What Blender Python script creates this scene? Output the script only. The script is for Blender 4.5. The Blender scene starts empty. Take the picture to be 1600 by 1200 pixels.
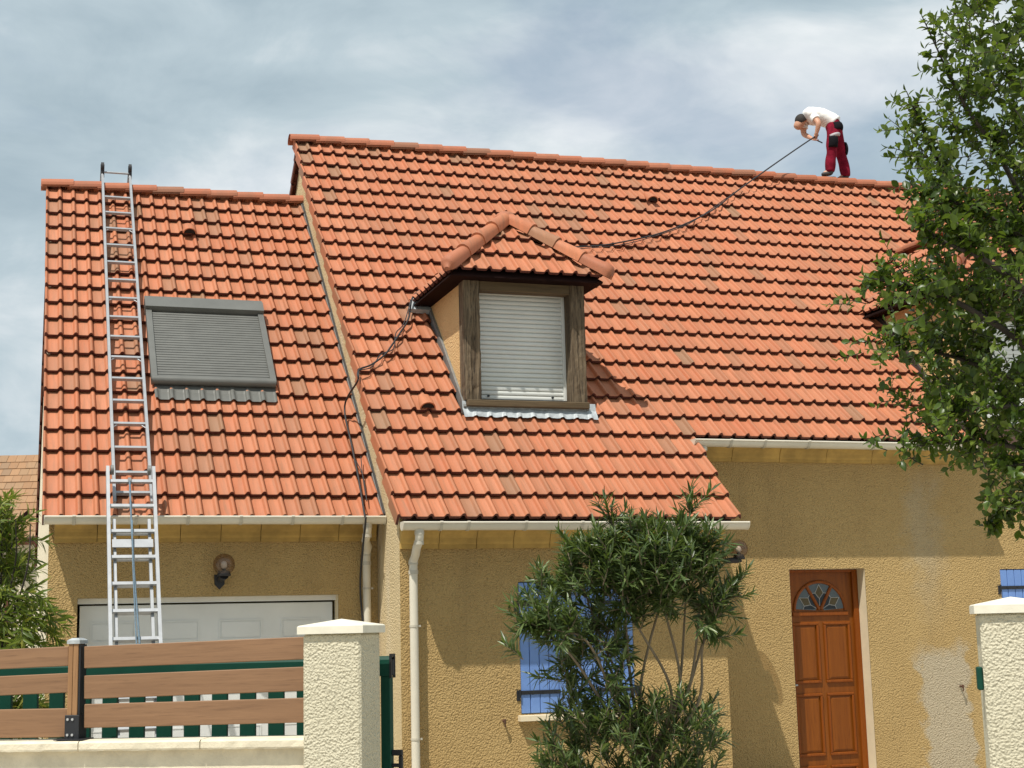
import bpy, bmesh, math, random
import numpy as np
from mathutils import Vector, Matrix

S = bpy.context.scene
COL = S.collection
rnd = random.Random(7)
nrs = np.random.RandomState(11)

# ------------------------------------------------------------------ camera
EYE = 1.65
FPX = 2323.67                       # focal length in pixels of a 1600 wide frame
yaw, pit, rol = 0.32172, 0.16477, -0.0247
fw = Vector((math.sin(yaw)*math.cos(pit), math.cos(yaw)*math.cos(pit), math.sin(pit)))
r0 = Vector((math.cos(yaw), -math.sin(yaw), 0)); u0 = r0.cross(fw)
cr = r0*math.cos(rol) + u0*math.sin(rol)
cu = -r0*math.sin(rol) + u0*math.cos(rol)
camd = bpy.data.cameras.new('camera'); cam = bpy.data.objects.new('camera', camd); COL.objects.link(cam)
camd.sensor_width = 36.0; camd.lens = 36.0*FPX/1600.0; camd.clip_start = 0.1; camd.clip_end = 2000
M = Matrix(((cr.x, cu.x, -fw.x, 0), (cr.y, cu.y, -fw.y, 0), (cr.z, cu.z, -fw.z, EYE), (0, 0, 0, 1)))
cam.matrix_world = M
S.camera = cam
def at(px, py, d):
    """world point seen at photo pixel (px,py), d metres along the view axis"""
    return Vector((0, 0, EYE)) + (cr*((px-800)/FPX) + cu*((600-py)/FPX) + fw)*d
def ray_y(px, py, Y):
    v = cr*((px-800)/FPX) + cu*((600-py)/FPX) + fw
    return Vector((0, 0, EYE)) + v*(Y/v.y)

# ------------------------------------------------------------------ light
LDIR = Vector((0.40, 0.357, -1.0)).normalized()      # direction the sunlight travels
sun = bpy.data.lights.new('sun', 'SUN'); sun.energy = 4.3; sun.angle = math.radians(0.53); sun.color = (1.0, 0.95, 0.87)
so = bpy.data.objects.new('sun', sun); COL.objects.link(so)
so.rotation_euler = LDIR.to_track_quat('-Z', 'Y').to_euler()
SUN_EL = math.asin(-LDIR.z); SUN_AZ = math.atan2(-LDIR.x, -LDIR.y)

W = bpy.data.worlds.new('World'); S.world = W; W.use_nodes = True
def build_world():
    nt = W.node_tree; N = nt.nodes; L = nt.links; N.clear()
    out = N.new('ShaderNodeOutputWorld'); bg = N.new('ShaderNodeBackground'); bg.inputs['Strength'].default_value = 0.10
    sky = N.new('ShaderNodeTexSky'); sky.sky_type = 'NISHITA'; sky.sun_disc = False
    sky.sun_elevation = SUN_EL; sky.sun_rotation = SUN_AZ; sky.air_density = 1.0; sky.dust_density = 1.0
    tc = N.new('ShaderNodeTexCoord')
    mp = N.new('ShaderNodeMapping'); mp.inputs['Scale'].default_value = (1.0, 1.0, 2.1); mp.inputs['Location'].default_value = (3.1, 0.4, 1.45)
    L.new(tc.outputs['Generated'], mp.inputs['Vector'])
    def noise(scale, detail, rough, dist=0.0):
        n = N.new('ShaderNodeTexNoise'); n.inputs['Scale'].default_value = scale; n.inputs['Detail'].default_value = detail
        n.inputs['Roughness'].default_value = rough; n.inputs['Distortion'].default_value = dist
        L.new(mp.outputs['Vector'], n.inputs['Vector']); return n
    big = noise(2.6, 5, 0.52, 0.4); fine = noise(7.5, 8, 0.60, 0.5); cover = noise(3.4, 6, 0.55, 0.3)
    add = N.new('ShaderNodeMath'); add.operation = 'MULTIPLY_ADD'; add.inputs[1].default_value = 0.50
    L.new(fine.outputs['Fac'], add.inputs[0]); L.new(big.outputs['Fac'], add.inputs[2])
    cr_ = N.new('ShaderNodeValToRGB'); e = cr_.color_ramp.elements
    e[0].position = 0.56; e[0].color = (3.0, 3.9, 4.5, 1)
    e[1].position = 0.96; e[1].color = (7.2, 7.6, 7.8, 1)
    m = cr_.color_ramp.elements.new(0.76); m.color = (4.4, 5.3, 5.8, 1)
    L.new(add.outputs[0], cr_.inputs['Fac'])
    cov = N.new('ShaderNodeMapRange'); cov.inputs['From Min'].default_value = 0.33; cov.inputs['From Max'].default_value = 0.50
    cov.inputs['To Min'].default_value = 0.62; cov.inputs['To Max'].default_value = 1.0
    L.new(cover.outputs['Fac'], cov.inputs['Value'])
    mix = N.new('ShaderNodeMix'); mix.data_type = 'RGBA'
    L.new(cov.outputs['Result'], mix.inputs['Factor']); L.new(sky.outputs['Color'], mix.inputs['A']); L.new(cr_.outputs['Color'], mix.inputs['B'])
    L.new(mix.outputs['Result'], bg.inputs['Color']); L.new(bg.outputs['Background'], out.inputs['Surface'])
build_world()
S.view_settings.view_transform = 'Standard'; S.view_settings.look = 'None'; S.view_settings.gamma = 1.0
S.view_settings.exposure = 0.22; S.view_settings.use_curve_mapping = False
S.render.engine = 'CYCLES'

# ------------------------------------------------------------------ materials
class NT:
    def __init__(s, name):
        s.m = bpy.data.materials.new(name); s.m.use_nodes = True
        s.nt = s.m.node_tree; s.N = s.nt.nodes; s.L = s.nt.links
        s.b = s.N.get('Principled BSDF'); s.out = s.N.get('Material Output')
    def n(s, t, **k):
        x = s.N.new(t)
        for a, v in k.items(): setattr(x, a, v)
        return x
    def pos(s, scale=(1, 1, 1), rot=(0, 0, 0), src='pos'):
        if src == 'pos': o = s.n('ShaderNodeNewGeometry').outputs['Position']
        else: o = s.n('ShaderNodeTexCoord').outputs['Object']
        mp = s.n('ShaderNodeMapping'); mp.inputs['Scale'].default_value = scale; mp.inputs['Rotation'].default_value = rot
        s.L.new(o, mp.inputs['Vector']); return mp.outputs['Vector']
    def noise(s, vec, scale, detail=4, rough=0.55, dist=0.0, w=None):
        x = s.n('ShaderNodeTexNoise')
        if w is not None: x.noise_dimensions = '4D'; s.L.new(w, x.inputs['W'])
        x.inputs['Scale'].default_value = scale; x.inputs['Detail'].default_value = detail
        x.inputs['Roughness'].default_value = rough; x.inputs['Distortion'].default_value = dist
        s.L.new(vec, x.inputs['Vector']); return x.outputs['Fac']
    def voro(s, vec, scale, feature='F1'):
        x = s.n('ShaderNodeTexVoronoi'); x.feature = feature; x.inputs['Scale'].default_value = scale
        s.L.new(vec, x.inputs['Vector']); return x.outputs['Distance']
    def ramp(s, fac, stops):
        x = s.n('ShaderNodeValToRGB'); el = x.color_ramp.elements
        while len(el) < len(stops): el.new(0.5)
        for e, (p, c) in zip(el, stops): e.position = p; e.color = (*c, 1) if len(c) == 3 else c
        s.L.new(fac, x.inputs['Fac']); return x.outputs['Color']
    def mr(s, v, a, b, c, d):
        x = s.n('ShaderNodeMapRange'); 
        for i, q in zip(('From Min', 'From Max', 'To Min', 'To Max'), (a, b, c, d)): x.inputs[i].default_value = q
        s.L.new(v, x.inputs['Value']); return x.outputs['Result']
    def math(s, op, a, b):
        x = s.n('ShaderNodeMath'); x.operation = op
        for i, q in enumerate((a, b)):
            if isinstance(q, (int, float)): x.inputs[i].default_value = q
            else: s.L.new(q, x.inputs[i])
        return x.outputs[0]
    def mix(s, fac, a, b, mode='MIX'):
        x = s.n('ShaderNodeMix'); x.data_type = 'RGBA'; x.blend_type = mode
        for nm, q in (('Factor', fac), ('A', a), ('B', b)):
            if isinstance(q, (int, float)): x.inputs[nm].default_value = q
            elif isinstance(q, tuple): x.inputs[nm].default_value = (*q, 1)
            else: s.L.new(q, x.inputs[nm])
        return x.outputs['Result']
    def bump(s, h, strength=0.5, dist=0.01, prev=None):
        x = s.n('ShaderNodeBump'); x.inputs['Strength'].default_value = strength; x.inputs['Distance'].default_value = dist
        s.L.new(h, x.inputs['Height'])
        if prev: s.L.new(prev, x.inputs['Normal'])
        return x.outputs['Normal']
    def set(s, col=None, rough=None, normal=None, metal=None, spec=None):
        for nm, q in (('Base Color', col), ('Roughness', rough), ('Normal', normal), ('Metallic', metal), ('Specular IOR Level', spec)):
            if q is None: continue
            if isinstance(q, (int, float)): s.b.inputs[nm].default_value = q
            elif isinstance(q, tuple): s.b.inputs[nm].default_value = (*q, 1)
            else: s.L.new(q, s.b.inputs[nm])
        return s.m
    def rand(s):
        a = s.n('ShaderNodeObjectInfo').outputs['Random']; g = s.n('ShaderNodeNewGeometry').outputs['Random Per Island']
        return s.math('FRACT', s.math('ADD', a, s.math('MULTIPLY', g, 7.31)), 0.0)

MAT = {}
def simple(name, col, rough=0.6, metal=0.0, var=0.12, scale=6.0, bump=0.0, spec=None):
    t = NT(name); v = t.pos()
    n = t.noise(v, scale, 5, 0.6)
    c = t.mix(t.mr(n, 0.3, 0.7, 0.0, 1.0), tuple(x*(1-var) for x in col), tuple(min(1, x*(1+var)) for x in col))
    nm = t.bump(t.noise(v, scale*8, 3), bump, 0.004) if bump else None
    MAT[name] = t.set(c, rough, nm, metal, spec); return MAT[name]

def tile_material(name, tint=(1, 1, 1), sx=34):
    t = NT(name); r = t.rand()
    # lengthwise streaks of the flamed clay, cut at every tile by its own random offset
    v = t.pos((sx, 2.2, 2.2))
    w = t.math('MULTIPLY', r, 60.0)
    st = t.noise(v, 1.0, 4, 0.6, 0.2, w)
    v2 = t.pos((1, 1, 1)); big = t.noise(v2, 0.55, 4, 0.6); spk = t.noise(v2, 55, 2, 0.5)
    T = lambda c: tuple(a*b for a, b in zip(c, tint))
    base = t.ramp(r, [(0.0, T((0.426, 0.145, 0.069))), (0.22, T((0.485, 0.174, 0.081))), (0.45, T((0.441, 0.139, 0.062))), (0.62, T((0.500, 0.187, 0.092))),
                      (0.80, T((0.421, 0.154, 0.075))), (0.90, T((0.381, 0.152, 0.077))), (0.965, T((0.312, 0.152, 0.083))), (1.0, T((0.262, 0.149, 0.083)))])
    c = t.mix(t.mr(st, 0.46, 0.72, 0.0, 0.72), base, T((0.282, 0.130, 0.067)))
    c = t.mix(t.mr(st, 0.22, 0.42, 0.5, 0.0), c, T((0.554, 0.220, 0.109)))
    c = t.mix(t.mr(big, 0.35, 0.68, 0.0, 0.25), c, T((0.337, 0.134, 0.068)))
    c = t.mix(t.mr(spk, 0.66, 0.74, 0.0, 0.5), c, T((0.168, 0.088, 0.050)))
    nm = t.bump(t.noise(v2, 130, 3), 0.12, 0.003)
    MAT[name] = t.set(c, 0.66, nm, spec=0.35)
tile_material('tile'); tile_material('ridge_tile', (0.86, 0.82, 0.86), 5)
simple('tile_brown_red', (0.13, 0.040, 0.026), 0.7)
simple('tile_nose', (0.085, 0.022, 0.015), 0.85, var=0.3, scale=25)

def render_material(name, a, b, grain, strength, dirt=None, stain=None):
    """roughcast wall coat: colour variation plus coarse splatter relief"""
    t = NT(name); v = t.pos()
    n1 = t.noise(v, 1.1, 5, 0.6); n2 = t.noise(v, grain*0.9, 3, 0.6)
    c = t.mix(t.mr(n1, 0.3, 0.72, 0, 1), a, b)
    c = t.mix(t.mr(n2, 0.55, 0.8, 0, 0.35), c, tuple(x*0.62 for x in a))
    if dirt:
        vs = t.pos((2.6, 2.6, 0.35)); d = t.noise(vs, 1.6, 5, 0.65)
        c = t.mix(t.mr(d, 0.5, 0.78, 0, 0.42), c, dirt)
    if stain: c = stain(t, c)
    vor = t.voro(v, grain*1.15, 'SMOOTH_F1'); h = t.math('ADD', t.math('MULTIPLY', vor, -0.9), t.noise(v, grain*0.8, 4, 0.65))
    c = t.mix(t.mr(h, -0.32, 0.02, 0.42, 0.0), c, tuple(x*0.45 for x in a))
    nm = t.bump(h, strength, 0.022)
    MAT[name] = t.set(c, 0.93, nm, spec=0.15)
def repair_stain(t, c):
    """bare cement repair with its own ragged outline low on the entrance wall, and the pale run above it"""
    sep = t.n('ShaderNodeSeparateXYZ'); t.L.new(t.n('ShaderNodeNewGeometry').outputs['Position'], sep.inputs[0])
    v = t.pos(); j = t.math('MULTIPLY', t.math('SUBTRACT', t.noise(v, 3.5, 5, 0.65), 0.5), 0.75)
    X = t.math('ADD', sep.outputs['X'], j); Z = t.math('ADD', sep.outputs['Z'], j)
    inx = t.math('MULTIPLY', t.mr(X, 9.46, 9.54, 0, 1), t.mr(X, 10.09, 10.16, 1, 0))
    low = t.math('MULTIPLY', inx, t.mr(Z, 1.22, 1.46, 1, 0))
    c = t.mix(t.math('MULTIPLY', low, 0.85), c, (0.50, 0.43, 0.31))
    inx2 = t.math('MULTIPLY', t.mr(X, 9.40, 9.62, 0, 1), t.mr(X, 9.72, 9.98, 1, 0))
    up = t.math('MULTIPLY', inx2, t.math('MULTIPLY', t.mr(Z, 1.5, 2.3, 0, 1), t.mr(Z, 3.1, 3.4, 1, 0)))
    return t.mix(t.math('MULTIPLY', up, 0.42), c, (0.44, 0.38, 0.27))
OA, OB, OD = (0.462, 0.314, 0.133), (0.515, 0.360, 0.158), (0.335, 0.232, 0.108)
render_material('ochre_render', OA, OB, 60, 1.0, OD)
render_material('ochre_render_entrance', OA, OB, 60, 1.0, OD, repair_stain)
def lime_streak(t, c):
    v = t.pos((1, 1.6, 0.22)); n = t.noise(v, 1.5, 4, 0.6)
    return t.mix(t.mr(n, 0.50, 0.66, 0, 0.6), c, (0.68, 0.60, 0.46))
render_material('pale_render', (0.58, 0.45, 0.25), (0.66, 0.53, 0.32), 58, 0.6, None, lime_streak)
render_material('white_render', (0.70, 0.62, 0.46), (0.76, 0.68, 0.52), 50, 0.4)
render_material('cream_roughcast', (0.60, 0.55, 0.40), (0.66, 0.61, 0.46), 72, 0.85)
render_material('dormer_render', (0.62, 0.40, 0.18), (0.70, 0.48, 0.24), 60, 0.6)
simple('cornice_stone', (0.43, 0.275, 0.075), 0.8, var=0.30, scale=4.0, bump=0.2)
simple('reveal_plaster', (0.68, 0.58, 0.40), 0.85, var=0.06, bump=0.15)
simple('coping_stone', (0.68, 0.61, 0.46), 0.85, var=0.14, scale=9, bump=0.7)
simple('cap_stone', (0.70, 0.66, 0.54), 0.8, var=0.07, scale=9, bump=0.2)
simple('pvc', (0.64, 0.59, 0.48), 0.42, var=0.07, scale=3)
simple('pvc_joint', (0.50, 0.46, 0.37), 0.45, var=0.05)
simple('white_lacquer', (0.68, 0.69, 0.67), 0.45, var=0.05, scale=2.5)
simple('shutter_white', (0.66, 0.67, 0.63), 0.42, var=0.05, scale=3)
simple('grey_aluminium', (0.135, 0.135, 0.122), 0.45, 0.15, var=0.10, scale=5)
simple('grey_lead', (0.19, 0.19, 0.18), 0.6, 0.2, var=0.22, scale=16, bump=0.3)
simple('zinc', (0.40, 0.43, 0.44), 0.6, 0.25, var=0.25, scale=14, bump=0.3)
simple('dark_flashing', (0.045, 0.042, 0.040), 0.6, 0.2, var=0.2)
simple('aluminium', (0.37, 0.38, 0.39), 0.45, 0.5, var=0.10, scale=11, bump=0.05)
simple('black_rubber', (0.018, 0.018, 0.020), 0.6)
simple('black_metal', (0.016, 0.017, 0.020), 0.45, 0.1, var=0.2)
simple('bolt_steel', (0.6, 0.6, 0.6), 0.35, 0.8)
simple('rust', (0.10, 0.045, 0.025), 0.8, var=0.4, scale=40)
simple('green_paint', (0.005, 0.050, 0.032), 0.55, var=0.12, spec=0.2)
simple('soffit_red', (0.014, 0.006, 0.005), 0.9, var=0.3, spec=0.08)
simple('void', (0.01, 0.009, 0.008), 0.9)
simple('underlay', (0.05, 0.022, 0.014), 0.9)
simple('rope', (0.13, 0.19, 0.24), 0.8, var=0.3, scale=60)
simple('blue_paint', (0.150, 0.270, 0.580), 0.5, var=0.07, scale=7, bump=0.05)
simple('ground', (0.44, 0.40, 0.33), 0.95, var=0.2, scale=1.5, bump=0.3)

def wood(name, a, b, c3, axis='x', scale=1.0, rough=0.6, bump=0.3, k=1.0):
    t = NT(name)
    sc = {'x': (1.2, 22, 22), 'z': (22, 22, 1.2)}[axis]; sc = tuple(q*scale for q in sc)
    v = t.pos(sc, src='obj'); oi = t.n('ShaderNodeObjectInfo').outputs['Random']
    w = t.math('MULTIPLY', oi, 30.0)
    n = t.noise(v, 1.0, 5, 0.62, 0.9, w); g = t.noise(v, 4.2, 3, 0.6, 0.2, w)
    c = t.mix(t.mr(n, 0.5-.18/k, 0.5+.18/k, 0, 1), a, b); c = t.mix(t.mr(g, 0.55-.05*(k-1), 0.72-.08*(k-1), 0, min(1, 0.65*k)), c, c3)
    MAT[name] = t.set(c, rough, t.bump(t.math('ADD', n, g), bump, 0.004), spec=0.22 if 'door' in name else None)
wood('fence_wood', (0.195, 0.102, 0.049), (0.255, 0.138, 0.068), (0.130, 0.064, 0.030), 'x', 1.0, 0.62, 0.2)
wood('post_wood', (0.25, 0.125, 0.050), (0.31, 0.165, 0.07), (0.16, 0.075, 0.03), 'z', 1.0, 0.62, 0.2)
wood('weathered_wood', (0.060, 0.038, 0.018), (0.185, 0.135, 0.080), (0.016, 0.011, 0.006), 'z', 1.2, 0.85, 1.0, 1.6)
wood('weathered_beam', (0.075, 0.050, 0.022), (0.135, 0.092, 0.045), (0.028, 0.018, 0.010), 'x', 0.9, 0.85, 0.8)
wood('door_wood', (0.170, 0.047, 0.005), (0.228, 0.067, 0.007), (0.095, 0.023, 0.003), 'z', 0.8, 0.32, 0.05)
wood('door_frame_wood', (0.185, 0.046, 0.005), (0.235, 0.063, 0.007), (0.115, 0.026, 0.003), 'z', 0.8, 0.32, 0.05)
wood('bark', (0.030, 0.024, 0.018), (0.060, 0.048, 0.036), (0.03, 0.022, 0.016), 'z', 1.0, 0.9, 0.8)
wood('pale_bark', (0.17, 0.13, 0.08), (0.24, 0.19, 0.13), (0.10, 0.075, 0.05), 'z', 1.0, 0.9, 0.5)

def leaf_material(name, stops, trans=0.35, rough=0.42, spec=0.4):
    t = NT(name); r = t.rand()
    c = t.ramp(r, stops)
    n = t.noise(t.pos(), 1.6, 3)
    c = t.mix(t.mr(n, 0.4, 0.7, 0, 0.3), c, tuple(x*0.6 for x in stops[0][1]))
    t.set(c, rough, spec=spec)
    tr = t.n('ShaderNodeBsdfTranslucent'); t.L.new(t.mix(0.55, c, (0.17, 0.24, 0.015)), tr.inputs['Color'])
    mx = t.n('ShaderNodeMixShader'); mx.inputs[0].default_value = trans
    t.L.new(t.b.outputs[0], mx.inputs[1]); t.L.new(tr.outputs[0], mx.inputs[2]); t.L.new(mx.outputs[0], t.out.inputs['Surface'])
    MAT[name] = t.m
leaf_material('plum_leaf', [(0.0, (0.042, 0.078, 0.014)), (0.4, (0.066, 0.116, 0.018)), (0.8, (0.105, 0.165, 0.024)), (1.0, (0.17, 0.22, 0.04))], 0.45, 0.36, 0.45)
leaf_material('oleander_leaf', [(0.0, (0.048, 0.078, 0.028)), (0.45, (0.076, 0.120, 0.036)), (0.8, (0.120, 0.175, 0.050)), (1.0, (0.23, 0.28, 0.11))], 0.30, 0.36, 0.5)
leaf_material('bamboo_leaf', [(0.0, (0.085, 0.130, 0.022)), (0.4, (0.150, 0.210, 0.030)), (0.8, (0.24, 0.29, 0.045)), (1.0, (0.40, 0.37, 0.07))], 0.42, 0.42)

def glassy(name, tint, gloss=0.12, solid=None, sfac=0.0):
    t = NT(name); t.N.remove(t.b)
    tr = t.n('ShaderNodeBsdfTransparent'); tr.inputs[0].default_value = (*tint, 1)
    gl = t.n('ShaderNodeBsdfGlossy'); gl.inputs['Roughness'].default_value = 0.04; gl.inputs[0].default_value = (1, 1, 1, 1)
    lw = t.n('ShaderNodeLayerWeight'); lw.inputs['Blend'].default_value = 0.5
    mx = t.n('ShaderNodeMixShader'); t.L.new(t.math('ADD', t.math('MULTIPLY', t.math('POWER', lw.outputs['Facing'], 4.0), 0.35), gloss), mx.inputs[0])
    src = tr.outputs[0]
    if solid:
        df = t.n('ShaderNodeBsdfDiffuse'); df.inputs[0].default_value = (*solid, 1)
        m0 = t.n('ShaderNodeMixShader'); m0.inputs[0].default_value = sfac
        t.L.new(tr.outputs[0], m0.inputs[1]); t.L.new(df.outputs[0], m0.inputs[2]); src = m0.outputs[0]
    t.L.new(src, mx.inputs[1]); t.L.new(gl.outputs[0], mx.inputs[2]); t.L.new(mx.outputs[0], t.out.inputs['Surface'])
    MAT[name] = t.m
glassy('smoked_glass', (0.72, 0.64, 0.58), 0.03, (0.20, 0.16, 0.13), 0.09)
simple('bulb', (0.75, 0.74, 0.70), 0.3)
simple('pane_dark', (0.012, 0.016, 0.020), 0.2, var=0.2, spec=0.4)
simple('pane_grey', (0.085, 0.105, 0.115), 0.25, var=0.1, spec=0.35)
simple('pane_amber', (0.085, 0.062, 0.022), 0.25, var=0.2, spec=0.35)
simple('lead_came', (0.33, 0.33, 0.32), 0.45, 0.3)
simple('skin', (0.52, 0.27, 0.17), 0.55, var=0.10, scale=20)
simple('hair', (0.022, 0.017, 0.014), 0.8, var=0.3, scale=80)
simple('tee_white', (0.80, 0.79, 0.76), 0.9, var=0.05, scale=14, bump=0.4)
simple('trouser_red', (0.170, 0.008, 0.022), 0.9, var=0.35, scale=14, bump=0.8, spec=0.1)
simple('trouser_black', (0.010, 0.009, 0.011), 0.9, var=0.2, spec=0.08)
simple('reflective_grey', (0.36, 0.34, 0.35), 0.6)
simple('boot', (0.035, 0.032, 0.030), 0.7, var=0.3)

def flat_tiles():
    t = NT('brown_flat_tile'); r = t.rand(); v = t.pos((18, 2, 2)); st = t.noise(v, 1.0, 4, 0.6, 0.2, t.math('MULTIPLY', r, 50.0))
    c = t.ramp(r, [(0, (0.29, 0.155, 0.074)), (0.4, (0.35, 0.195, 0.096)), (0.75, (0.31, 0.185, 0.096)), (1.0, (0.25, 0.155, 0.088))])
    c = t.mix(t.mr(st, 0.48, 0.7, 0, 0.6), c, (0.24, 0.15, 0.085))
    MAT['brown_flat_tile'] = t.set(c, 0.8)
flat_tiles()

# ------------------------------------------------------------------ mesh helpers
class MB:
    def __init__(s): s.v = []; s.f = []; s.sm = []
    def add(s, vs, fs, smooth=False):
        o = len(s.v); s.v += [tuple(p) for p in vs]; s.f += [tuple(i+o for i in f) for f in fs]; s.sm += [smooth]*len(fs); return s
    def box(s, a, b, mat=None, bev=0.0):
        x0, y0, z0 = (min(a[i], b[i]) for i in range(3)); x1, y1, z1 = (max(a[i], b[i]) for i in range(3))
        if bev > 0:
            e = bev; vs = []; 
            bm = bmesh.new(); bmesh.ops.create_cube(bm, size=1.0)
            for q in bm.verts: q.co = Vector(((q.co.x+.5)*(x1-x0)+x0, (q.co.y+.5)*(y1-y0)+y0, (q.co.z+.5)*(z1-z0)+z0))
            bmesh.ops.bevel(bm, geom=bm.edges[:], offset=e, segments=1, affect='EDGES')
            bm.verts.index_update()
            vs = [q.co.copy() for q in bm.verts]; fs = [[q.index for q in f.verts] for f in bm.faces]; bm.free()
        else:
            vs = [Vector(p) for p in ((x0,y0,z0),(x1,y0,z0),(x1,y1,z0),(x0,y1,z0),(x0,y0,z1),(x1,y0,z1),(x1,y1,z1),(x0,y1,z1))]
            fs = [(0,3,2,1),(4,5,6,7),(0,1,5,4),(1,2,6,5),(2,3,7,6),(3,0,4,7)]
        if mat is not None: vs = [mat @ p for p in vs]
        return s.add(vs, fs)
    def prism(s, poly, d, mat=None):
        """poly: list of 3D points (planar); d: extrusion vector"""
        n = len(poly); vs = [Vector(p) for p in poly] + [Vector(p)+Vector(d) for p in poly]
        fs = [tuple(range(n))[::-1], tuple(range(n, 2*n))] + [(i, (i+1) % n, n+(i+1) % n, n+i) for i in range(n)]
        if mat is not None: vs = [mat @ p for p in vs]
        return s.add(vs, fs)
    def tube(s, pts, r, seg=8, cap=True, smooth=True, a0=0.0, a1=2*math.pi):
        pts = [Vector(p) for p in pts]; rs = r if isinstance(r, (list, tuple)) else [r]*len(pts)
        vs = []; fs = []; full = abs(a1-a0-2*math.pi) < 1e-4; ring = seg if full else seg+1
        up = Vector((0, 0, 1)); t0 = (pts[1]-pts[0]).normalized()
        if abs(t0.z) > 0.95: up = Vector((0, 1, 0))
        side = t0.cross(up).normalized()
        for i, p in enumerate(pts):
            t = (pts[min(i+1, len(pts)-1)]-pts[max(i-1, 0)]).normalized()
            side = (side - t*side.dot(t)).normalized(); b = side.cross(t)
            for k in range(ring):
                a = a0+(a1-a0)*k/seg
                vs.append(p + (side*math.cos(a)+b*math.sin(a))*rs[i])
        for i in range(len(pts)-1):
            for k in range(seg):
                k2 = (k+1) % ring if full else k+1
                fs.append((i*ring+k, i*ring+k2, (i+1)*ring+k2, (i+1)*ring+k))
        s.add(vs, fs, smooth)
        if cap and full:
            s.add(vs[:ring], [tuple(range(ring))[::-1]]); s.add(vs[-ring:], [tuple(range(ring))])
        return s
    def lathe(s, prof, seg=24, mat=None):
        vs = []; fs = []; n = len(prof)
        for k in range(seg):
            a = 2*math.pi*k/seg
            for (r, z) in prof: vs.append(Vector((r*math.cos(a), r*math.sin(a), z)))
        for k in range(seg):
            for i in range(n-1): fs.append((k*n+i, ((k+1) % seg)*n+i, ((k+1) % seg)*n+i+1, k*n+i+1))
        if mat is not None: vs = [mat @ p for p in vs]
        return s.add(vs, fs, True)
    def sphere(s, c, r, seg=24, ring=14, sc=(1, 1, 1)):
        prof = [(max(1e-4, r*math.sin(math.pi*i/ring)), -r*math.cos(math.pi*i/ring)) for i in range(ring+1)]
        return s.lathe(prof, seg, Matrix.Translation(c) @ Matrix.Diagonal((*sc, 1)))
    def mesh(s, name, mat):
        me = bpy.data.meshes.new(name); me.from_pydata(s.v, [], s.f)
        me.polygons.foreach_set('use_smooth', s.sm)
        if mat: me.materials.append(MAT[mat])
        me.update(); return me
    def build(s, name, mat, parent=None, kind=None):
        return link(name, s.mesh(name, mat), parent, kind)
def link(name, me, parent=None, kind=None):
    o = bpy.data.objects.new(name, me); COL.objects.link(o)
    if parent is not None: o.parent = parent; o.matrix_parent_inverse = PINV.get(parent.name, Matrix.Identity(4))
    if kind: o['kind'] = kind
    return o
PINV = {}
def tag(o, label, cat, group=None):
    o['label'] = label; o['category'] = cat
    if group: o['group'] = group
    return o
def thing(name, loc, label, cat, group=None):
    o = bpy.data.objects.new(name, None); COL.objects.link(o); o.location = loc; o.empty_display_size = 0.2
    PINV[o.name] = Matrix.Translation(loc).inverted()
    return tag(o, label, cat, group)
def B(a, b, name, mat, parent, bev=0.0, m=None): return MB().box(a, b, m, bev).build(name, mat, parent)

# ------------------------------------------------------------------ setting
gm = MB().add([(-150, -60, 0), (200, -60, 0), (200, 250, 0), (-150, 250, 0)], [(0, 1, 2, 3)])
g = gm.build('ground', 'ground'); g['kind'] = 'structure'

# ------------------------------------------------------------------ roof tiles
PT = 0.157; GA = 0.3315; RLX = 3.286          # roll pitch, course gauge, first roll of the main roof
R2 = math.sqrt(0.5)
PROF = [(0.0, 0.003), (0.010, 0.0), (0.090, 0.0), (0.098, 0.006), (0.104, 0.018), (0.111, 0.029), (0.119, 0.0345), (0.130, 0.0345),
        (0.138, 0.029), (0.145, 0.017), (0.150, 0.004), (0.1555, -0.003)]
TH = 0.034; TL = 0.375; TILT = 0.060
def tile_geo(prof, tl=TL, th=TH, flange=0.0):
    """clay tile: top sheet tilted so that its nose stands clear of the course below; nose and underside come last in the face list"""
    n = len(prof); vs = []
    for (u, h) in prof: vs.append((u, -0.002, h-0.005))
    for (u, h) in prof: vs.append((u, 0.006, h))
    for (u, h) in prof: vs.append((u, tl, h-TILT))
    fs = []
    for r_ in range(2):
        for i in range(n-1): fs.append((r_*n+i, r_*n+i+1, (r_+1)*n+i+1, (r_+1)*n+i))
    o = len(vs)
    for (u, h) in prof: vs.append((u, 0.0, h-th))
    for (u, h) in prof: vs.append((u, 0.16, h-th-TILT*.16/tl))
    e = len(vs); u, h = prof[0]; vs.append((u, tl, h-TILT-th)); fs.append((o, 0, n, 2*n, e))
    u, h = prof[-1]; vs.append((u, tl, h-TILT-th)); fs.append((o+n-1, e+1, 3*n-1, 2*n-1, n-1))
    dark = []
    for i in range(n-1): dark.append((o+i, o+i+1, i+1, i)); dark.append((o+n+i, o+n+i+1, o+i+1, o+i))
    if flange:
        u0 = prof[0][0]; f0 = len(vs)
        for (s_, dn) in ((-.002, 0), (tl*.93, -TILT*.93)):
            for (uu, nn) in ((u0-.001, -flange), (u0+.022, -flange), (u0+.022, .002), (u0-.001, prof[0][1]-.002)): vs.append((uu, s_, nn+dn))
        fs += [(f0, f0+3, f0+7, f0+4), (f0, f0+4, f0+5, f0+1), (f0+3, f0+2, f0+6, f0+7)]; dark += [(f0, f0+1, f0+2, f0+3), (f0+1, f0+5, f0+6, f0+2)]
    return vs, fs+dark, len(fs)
VPROF = [(-0.037, 0.014), (-0.033, 0.025), (-0.025, 0.029), (-0.016, 0.024), (-0.008, 0.010), (0.000, 0.001)] + PROF[1:]
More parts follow.
